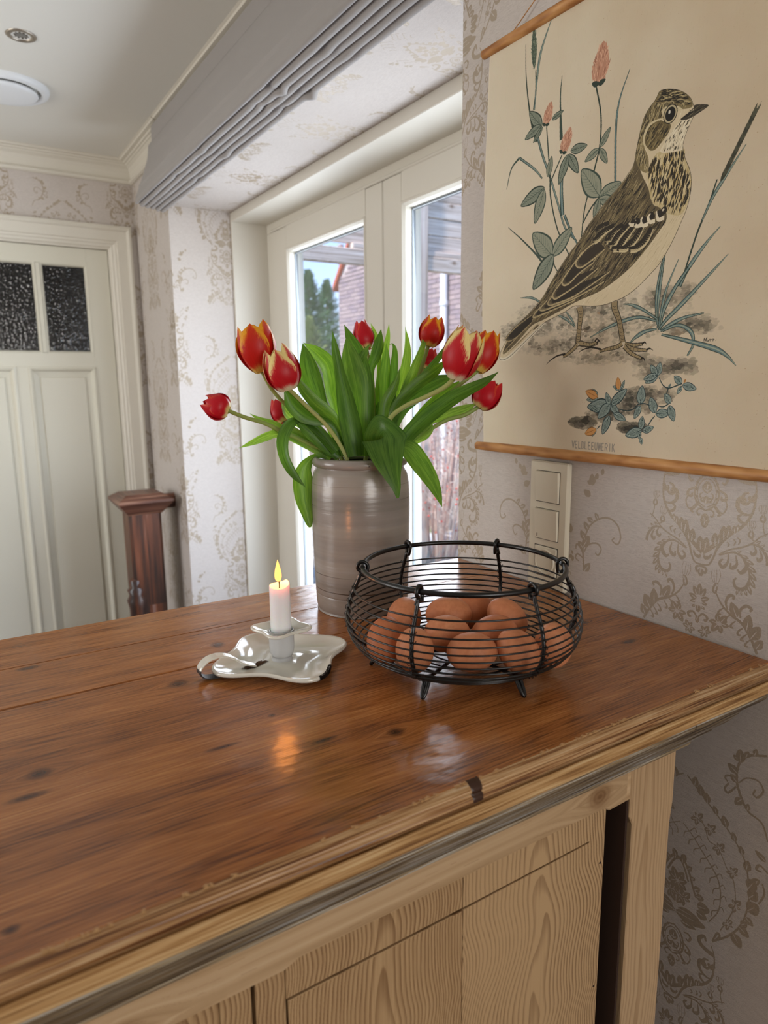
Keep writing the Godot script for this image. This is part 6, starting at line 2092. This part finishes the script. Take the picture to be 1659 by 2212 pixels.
	small.resize(w, h, Image.INTERPOLATE_CUBIC)
	var im := small
	for k in 5000:
		var p := Vector2i(r.randi_range(0, w - 12), r.randi_range(0, h - 3))
		im.fill_rect(Rect2i(p, Vector2i(1, r.randi_range(3, 14))), im.get_pixelv(p).lerp(col(170, 146, 110), r.randf_range(0.03, 0.16)))
	for k in 900:
		var x := w * (1.0 - pow(r.randf(), 2.0) * 0.6)
		disc(im, Vector2(x, r.randf() * h), r.randf_range(0.8, 2.4), im.get_pixel(mini(int(x), w - 1), 10).lerp(col(140, 92, 52), r.randf_range(0.1, 0.4)), 0.5, r.randf() * 3.0)
	# ground: dabs of grey wash
	var ink := col(52, 50, 42)
	var wash := [[0.30, 0.66, 0.16, 0.035, 0.55], [0.20, 0.70, 0.14, 0.03, 0.7], [0.44, 0.71, 0.16, 0.05, 0.6], [0.62, 0.70, 0.20, 0.045, 0.6], [0.50, 0.655, 0.13, 0.04, 0.4], [0.70, 0.655, 0.10, 0.025, 0.45], [0.34, 0.745, 0.20, 0.02, 0.5], [0.52, 0.775, 0.18, 0.018, 0.35], [0.78, 0.72, 0.10, 0.02, 0.4], [0.52, 0.905, 0.07, 0.022, 0.6], [0.60, 0.885, 0.08, 0.025, 0.65], [0.66, 0.86, 0.09, 0.02, 0.6], [0.45, 0.925, 0.06, 0.015, 0.5], [0.68, 0.80, 0.08, 0.03, 0.4], [0.76, 0.80, 0.06, 0.02, 0.3], [0.62, 0.93, 0.05, 0.015, 0.5]]
	var gn := noise(0.012, 95, 4)
	for e in wash:
		for k in 1500:
			var a := r.randf() * TAU
			var q := sqrt(r.randf())
			var p := Vector2((e[0] + cos(a) * q * e[2]) * w, (e[1] + sin(a) * q * e[3]) * h)
			var dens: float = (1.0 - q) * e[4] + gn.get_noise_2dv(p) * 0.7 * e[4]
			if dens < 0.03: continue
			var ip := Vector2i(clampi(int(p.x), 0, w - 1), clampi(int(p.y), 0, h - 1))
			disc(im, p, r.randf_range(3.0, 10.0), im.get_pixelv(ip).lerp(ink, clampf(dens, 0.0, 0.9) * r.randf_range(0.12, 0.42)), 0.55)
	var greens := [col(94, 112, 98), col(112, 124, 106), col(104, 128, 128)]
	var dk := [col(48, 62, 52), col(60, 76, 66), col(38, 58, 60)]
	# grasses and stems
	for e in B.grass:
		var p := smooth2(P(e.slice(4) + [0]), 6)
		var k: int = int(e[3])
		var ws := 1.15
		stroke(im, p, e[0] * ws + 1.5, e[1] * ws + 2.0, e[2] * ws + 1.5, dk[k])
		stroke(im, p, e[0] * ws * 0.5, e[1] * ws * 0.85, e[2] * ws * 0.5, greens[2 - k] if e[1] > 5 else dk[k])
		var side := PackedVector2Array()
		for q in p: side.append(q + Vector2(1.5, 0))
		if e[1] > 6: stroke(im, side, 0.8, e[1] * 0.3, 0.8, col(160, 168, 146))
	for e in B.leaves:
		var a := Vector2(e[2], e[3])
		var b := Vector2(e[4], e[5])
		var k: int = int(e[0])
		var f: float = e[1] * 0.0082
		fill_poly(im, leaf_shape(a - (b - a) * 0.02, b + (b - a) * 0.03, f + 0.02), dk[k])
		fill_poly(im, leaf_shape(a, b, f - 0.015), greens[k].lerp(paper, 0.34 if k < 2 else 0.22))
		var d := b - a
		var s := Vector2(-d.y, d.x)
		for q in 9:
			var t := 0.08 + q * 0.095
			var wd := f * 0.8 * sin(PI * minf(t + 0.1, 1.0))
			for sd in [-1.0, 1.0]:
				if k == 2: stroke(im, PackedVector2Array([a + d * 0.04, a + d * 0.45 + s * sd * f * (0.15 + q * 0.09), a + d * 0.95]), 0.6, 1.3, 0.5, dk[2] if q % 2 else col(176, 190, 176))
				else: stroke(im, PackedVector2Array([a + d * t, a + d * (t + 0.08) + s * sd * wd * 0.5, a + d * (t + 0.18) + s * sd * wd]), 1.6, 1.2, 0.5, greens[k].lerp(dk[k], 0.55))
		stroke(im, PackedVector2Array([a, a + d * 0.5, b]), 2.4, 1.6, 0.6, dk[k])
	for e in B.runners: stroke(im, smooth2(P(e + [0]), 6), 3.0, 4.5, 3.5, dk[2])
	for e in B.orange:
		var a := Vector2(e[0], e[1])
		var b := Vector2(e[2], e[3])
		fill_poly(im, leaf_shape(a, b, 0.27), col(112, 78, 44))
		fill_poly(im, leaf_shape(a, b, 0.22), col(206, 150, 88))
		stroke(im, PackedVector2Array([a, a.lerp(b, 0.5), b]), 1.0, 2.5, 1.0, col(150, 98, 52))
	for e in B.clover:
		var a := Vector2(e[0], e[1])
		var b := Vector2(e[2], e[3])
		var d := b - a
		var s := Vector2(-d.y, d.x)
		fill_poly(im, leaf_shape(a, b, 0.25), col(186, 138, 112))
		for k in 170:
			var t := r.randf_range(0.0, 0.86)
			var u := r.randf_range(-1.0, 1.0) * 0.24 * sin(PI * pow(t * 0.85 + 0.12, 0.8))
			var p := a + d * t + s * u
			var q := p + d * r.randf_range(0.08, 0.17) + s * u * 0.25
			stroke(im, PackedVector2Array([p, p.lerp(q, 0.5) + s * 0.006, q]), 1.0, d.length() * 0.026, 0.6, [col(208, 160, 132), col(222, 180, 152), col(158, 108, 86), col(196, 142, 116)][k % 4])
		for k in 3: fill_poly(im, leaf_shape(a + d * 0.02, a + d * 0.10 + s * (k - 1) * 0.22, 0.28), dk[0])
	for k in 2:
		var e: Array = B.ear_g[k]
		var a := Vector2(e[0], e[1])
		var b := Vector2(e[2], e[3])
		var d := b - a
		var s := Vector2(-d.y, d.x)
		if k == 0:
			fill_poly(im, leaf_shape(a, b, 0.085), col(84, 96, 82))
			for q in 150:
				var t := r.randf()
				var u := r.randf_range(-1, 1) * 0.085
				var p := a + d * t + s * u * sin(PI * clampf(t, 0.06, 0.94))
				stroke(im, PackedVector2Array([p, p + d * 0.02 + s * u * 0.2, p + d * 0.045 + s * u * 0.5]), 2.2, 2.0, 0.6, [col(60, 74, 62), col(132, 144, 122), col(98, 112, 94)][q % 3])
		else:
			for q in 12:
				var t := 0.16 + q * 0.068
				for sd in [-1.0, 1.0]:
					var p := a + d * t
					fill_poly(im, leaf_shape(p, p + d * 0.16 + s * sd * 0.028, 0.10), [col(60, 58, 44), col(84, 82, 64)][q % 2])
				stroke(im, PackedVector2Array([a + d * t, a + d * (t + 0.1), a + d * (t + 0.19) + s * 0.02]), 1.0, 1.2, 0.5, dk[1])
	# the bird
	var blk := col(42, 38, 30)
	var brown := col(98, 86, 62)
	var olive := col(132, 118, 82)
	var cream := col(214, 198, 164)
	var white := col(226, 214, 186)
	var body := smooth2(P(B.body + [0]), 4, true)
	for e in B.legs:
		var p := smooth2(P(e + [0]), 6)
		stroke(im, p, 34, 24, 26, blk)
		stroke(im, p, 28, 18, 20, col(150, 132, 98))
		for q in range(4, p.size() - 1, 2): stroke(im, PackedVector2Array([p[q] + Vector2(-8, -2), p[q] + Vector2(0, 2), p[q] + Vector2(8, 0)]), 1.0, 1.8, 1.0, blk)
	for e in B.toes:
		var p := smooth2(P(e + [0]), 6)
		stroke(im, p, 20, 17, 11, blk)
		stroke(im, p, 14, 12, 6, col(158, 140, 104))
		for q in range(2, p.size() - 1, 2):
			var t := (p[q + 1] - p[q]).normalized()
			stroke(im, PackedVector2Array([p[q] + Vector2(-t.y, t.x) * 6, p[q] + t, p[q] - Vector2(-t.y, t.x) * 6]), 0.8, 1.5, 0.8, blk)
	for e in B.claws: stroke(im, smooth2(P(e + [0]), 6), 8.0, 5.5, 1.0, blk)
	var outline := body.duplicate()
	outline.append(body[0])
	fill_poly(im, body, cream)
	# belly: fine pale hairs and a few dark dashes
	streaks(im, body, 2600, 100, 150, 26, 1.6, [white, white, col(196, 178, 142), col(186, 168, 134)], r)
	for k in 34:
		var q := Vector2(r.randf_range(330, 960), 0)
		q.y = 1160.0 - (q.x - 330.0) * 0.62 + r.randf_range(-50, 60)
		if in_poly(q, body) and in_poly(q + Vector2(-34, 26), body): stroke(im, PackedVector2Array([q, q + Vector2(-15, 12), q + Vector2(-34, 24)]), 1.0, 6.0, 1.0, col(92, 80, 58))
	var wing := smooth2(P(B.wing + [0]), 4, true)
	fill_poly(im, wing, brown)
	streaks(im, wing, 2600, 128, 138, 44, 5.0, [blk, blk, col(62, 54, 40), olive], r)
	streaks(im, wing, 1500, 128, 138, 40, 2.4, [col(176, 160, 122), olive, col(150, 134, 98)], r)
	var nape := smooth2(P(B.nape + [0]), 4, true)
	fill_poly(im, nape, olive)
	streaks(im, nape, 1300, 110, 105, 22, 3.0, [blk, col(70, 60, 42), col(190, 174, 132), col(176, 160, 118)], r)
	var breast := smooth2(P(B.breast + [0]), 4, true)
	fill_poly(im, breast, col(198, 180, 136))
	streaks(im, breast, 900, 98, 106, 36, 3.4, [col(212, 194, 146), col(178, 154, 98), col(218, 202, 160)], r)
	streaks(im, breast, 420, 98, 106, 27, 6.0, [blk, col(66, 56, 38)], r)
	var throat := smooth2(P(B.throat + [0]), 4, true)
	fill_poly(im, throat, white)
	streaks(im, throat, 240, 128, 110, 22, 2.0, [col(196, 180, 146), col(236, 226, 200)], r)
	streaks(im, throat, 70, 128, 108, 12, 3.4, [col(70, 62, 46)], r)
	var crown := smooth2(P(B.crown + [0]), 4, true)
	fill_poly(im, crown, col(120, 106, 72))
	streaks(im, crown, 620, 14, 10, 24, 3.2, [blk, blk, col(186, 170, 126)], r)
	fill_poly(im, smooth2(P(B.brow + [0]), 4, true), col(206, 192, 154))
	streaks(im, smooth2(P(B.brow + [0]), 4, true), 160, 20, 50, 14, 1.8, [col(170, 154, 116), white], r)
	var ear := smooth2(P(B.ear + [0]), 4, true)
	fill_poly(im, ear, col(112, 98, 64))
	streaks(im, ear, 260, 130, 125, 24, 3.4, [blk, col(150, 134, 92), col(84, 72, 48)], r)
	stroke(im, smooth2(P(B.earring + [0]), 6), 5, 11, 4, col(208, 194, 156))
	# feathers of the wing and tail
	for e in B.tailf: feather(im, P(e + [0]), col(48, 42, 32), col(170, 152, 114), 5.0)
	stroke(im, smooth2(P(B.tailw + [0]), 6), 8, 18, 14, col(228, 220, 198))
	for k in range(B.tert.size() - 1, -1, -1): feather(im, P(B.tert[k] + [0]), [col(58, 50, 38), col(50, 44, 34)][k % 2], col(188, 170, 128), 8.0)
	for k in range(B.coverts.size() - 1, -1, -1):
		var p := smooth2(P(B.coverts[k] + [0]), 6)
		var shift := PackedVector2Array()
		for q in p: shift.append(q + Vector2(-10, -9))
		stroke(im, shift, 14, 30, 16, col(46, 40, 30))
		stroke(im, p, 3, 9, 13, col(206, 190, 150))
		for q in range(3, p.size() - 1): stroke(im, PackedVector2Array([p[q], p[q] + Vector2(-6, -4), p[q] + Vector2(-13, -8)]), 2.0, 1.5, 0.6, col(170, 154, 116))
	for e in B.bars:
		var p := smooth2(P(e + [0]), 6)
		disc(im, p[p.size() / 3] + Vector2(12, -3), 13, col(46, 40, 32))
		stroke(im, p, 5, 12, 15, white)
	# face
	var beak := smooth2(P(B.beak + [0]), 3, true)
	fill_poly(im, beak, col(66, 60, 48))
	streaks(im, beak, 60, -20, -20, 40, 3.0, [col(120, 110, 86), col(44, 40, 34)], r)
	stroke(im, smooth2(P(B.beakline + [0]), 6), 2.0, 4.0, 4.0, blk)
	var eye := Vector2(B.eye[0], B.eye[1])
	disc(im, eye, 28, blk, 1.12)
	disc(im, eye, 25, col(190, 176, 140), 1.12)
	disc(im, eye, 20, col(30, 28, 24), 1.12)
	disc(im, eye + Vector2(-4, -7), 4.5, col(220, 214, 196), 1.3)
	stroke(im, outline, 1.5, 2.4, 1.5, col(74, 66, 50))
	# lettering: the printed name and the draughtsman's signature
	letters(im, "VELDLEEUWERIK", Vector2(B.title[0], B.title[1]), (B.title[2] - B.title[0]), 32.0, col(150, 144, 134))
	var s0 := Vector2(B.signature[0], B.signature[1])
	var sw: float = B.signature[2] - B.signature[0]
	for e in [[0.0, 0.1, 0.10, -0.45, 0.14, 0.05, 0.28, -0.5, 0.24, 0.08], [0.32, -0.18, 0.31, 0.05, 0.42, 0.0, 0.46, -0.2, 0.46, 0.05], [0.52, -0.14, 0.58, -0.2, 0.55, 0.05, 0.60, -0.12, 0.66, -0.18], [0.72, -0.14, 0.78, -0.2, 0.75, 0.05, 0.80, -0.12, 0.86, -0.18], [0.95, 0.04, 0.955, 0.04, 0.96, 0.05]]:
		var p := PackedVector2Array()
		for i in range(0, e.size(), 2): p.append(s0 + Vector2(e[i] * sw, e[i + 1] * sw * 0.5))
		stroke(im, smooth2(p, 5), 1.5, 2.6, 1.5, col(40, 38, 34))
	return im

# plain grotesque capitals drawn with straight and round strokes on a 4 by 6 grid
func letters(im: Image, text: String, at: Vector2, width: float, height: float, c: Color) -> void:
	var shapes := {
		"V": [[0, 0, 2, 6], [2, 6, 4, 0]], "E": [[0.3, 0, 0.3, 6], [0.3, 0.3, 3.6, 0.3], [0.3, 3, 3.2, 3], [0.3, 5.7, 3.6, 5.7]], "L": [[0.3, 0, 0.3, 6], [0.3, 5.7, 3.5, 5.7]],
		"D": [[0.3, 0, 0.3, 6], [0.3, 0.3, 2.2, 0.3, 3.7, 1.6, 3.7, 4.4, 2.2, 5.7, 0.3, 5.7]], "U": [[0.3, 0, 0.3, 4.2, 1.0, 5.6, 2.0, 5.8, 3.0, 5.6, 3.7, 4.2, 3.7, 0]],
		"W": [[-0.3, 0, 1, 6], [1, 6, 2.1, 0.6], [2.1, 0.6, 3.2, 6], [3.2, 6, 4.4, 0]], "R": [[0.3, 0, 0.3, 6], [0.3, 0.3, 2.6, 0.3, 3.6, 1.1, 3.6, 2.3, 2.6, 3.1, 0.3, 3.1], [2.0, 3.1, 3.8, 6]],
		"I": [[2, 0, 2, 6]], "K": [[0.3, 0, 0.3, 6], [3.7, 0, 0.4, 3.4], [1.5, 2.4, 3.9, 6]],
	}
	var step := width / (text.length() - 0.2)
	var x := at.x
	for ch in text:
		for s in shapes[ch]:
			var p := PackedVector2Array()
			for i in range(0, s.size(), 2): p.append(Vector2(x + s[i] * step * 0.18, at.y + (s[i + 1] - 3.0) * height / 6.0))
			if p.size() == 2: p.insert(1, (p[0] + p[1]) * 0.5)
			stroke(im, p, 4.0, 4.0, 4.0, c)
		x += step

func build_poster() -> void:
	var root := thing("bird_poster", "aged school print of a brown lark among clover and grasses, hung from two wooden rods", "poster", Vector3(0, 0, 0))
	var m := mat("printed_paper", Color.WHITE, 0.62, 0.35)
	m.albedo_texture = tex(draw_print())
	m.texture_repeat = false
	var z0 := -0.962
	var z1 := -0.446
	var y0 := 1.331
	var y1 := 1.969
	var st := start()
	st.set_smooth_group(0)
	var nx := 28
	var ny := 32
	var at := func(i: int, j: int) -> Vector3:
		var u := i / float(nx)
		var v := j / float(ny)
		# the sheet bellies gently off the wall and draws in a little at its waist
		var x := 0.8205 - 0.003 * sin(PI * v) - 0.0022 * sin(u * 7.0 + v * 3.0) * sin(PI * v) - 0.0012 * sin(u * 60.0) * exp(-pow((v - 0.96) * 14.0, 2.0)) * (1.0 if u < 0.2 else 0.0)
		return Vector3(x, lerpf(y1, y0, v), lerpf(z0, z1, u) + 0.004 * sin(PI * v) * (0.5 - u) * 2.0 * -1.0)
	for side in 2:
		for i in nx:
			for j in ny:
				var p := [at.call(i, j), at.call(i + 1, j), at.call(i + 1, j + 1), at.call(i, j + 1)]
				var w := PackedVector2Array([Vector2(i / float(nx), j / float(ny)), Vector2((i + 1) / float(nx), j / float(ny)), Vector2((i + 1) / float(nx), (j + 1) / float(ny)), Vector2(i / float(nx), (j + 1) / float(ny))])
				if side == 0: quad(st, p[3], p[2], p[1], p[0], PackedVector2Array([w[3], w[2], w[1], w[0]]))
				else:
					for k in 4: p[k].x += 0.0006
					quad(st, p[0], p[1], p[2], p[3], w)
	place("sheet", st, m, root)
	var g := ramp([[0.0, col(150, 98, 54)], [0.5, col(190, 136, 82)], [1.0, col(214, 164, 108)]])
	var rodm := wood_mat("rod_wood", wood(512, 64, 97, g, 0.15, [], col(90, 54, 28), 1.0, 16), Vector2(0.06, 0.6), 0.5, 0.4)
	for e in [[y1 + 0.004, -0.976, -0.43], [y0 - 0.004, -0.978, -0.432]]:
		st = start()
		var path := PackedVector3Array()
		for k in 12: path.append(Vector3(0.8195, e[0], lerpf(e[1], e[2], k / 11.0)))
		tube(st, path, PackedFloat32Array([0.0072, 0.0080, 0.0081, 0.0082, 0.0082, 0.0082, 0.0082, 0.0082, 0.0082, 0.0081, 0.0080, 0.0072]), 14)
		place("rod", st, rodm, root)
	st = start()
	var mid := (z0 + z1) * 0.5
	tube(st, PackedVector3Array([Vector3(0.8205, y1 + 0.010, z0 + 0.05), Vector3(0.827, y1 + 0.06, lerpf(z0, mid, 0.5)), Vector3(0.8285, y1 + 0.135, mid)]), 0.0008, 6)
	tube(st, PackedVector3Array([Vector3(0.8285, y1 + 0.135, mid), Vector3(0.827, y1 + 0.06, lerpf(mid, z1, 0.5)), Vector3(0.8205, y1 + 0.010, z1 - 0.05)]), 0.0008, 6)
	place("cord", st, rodm, root)
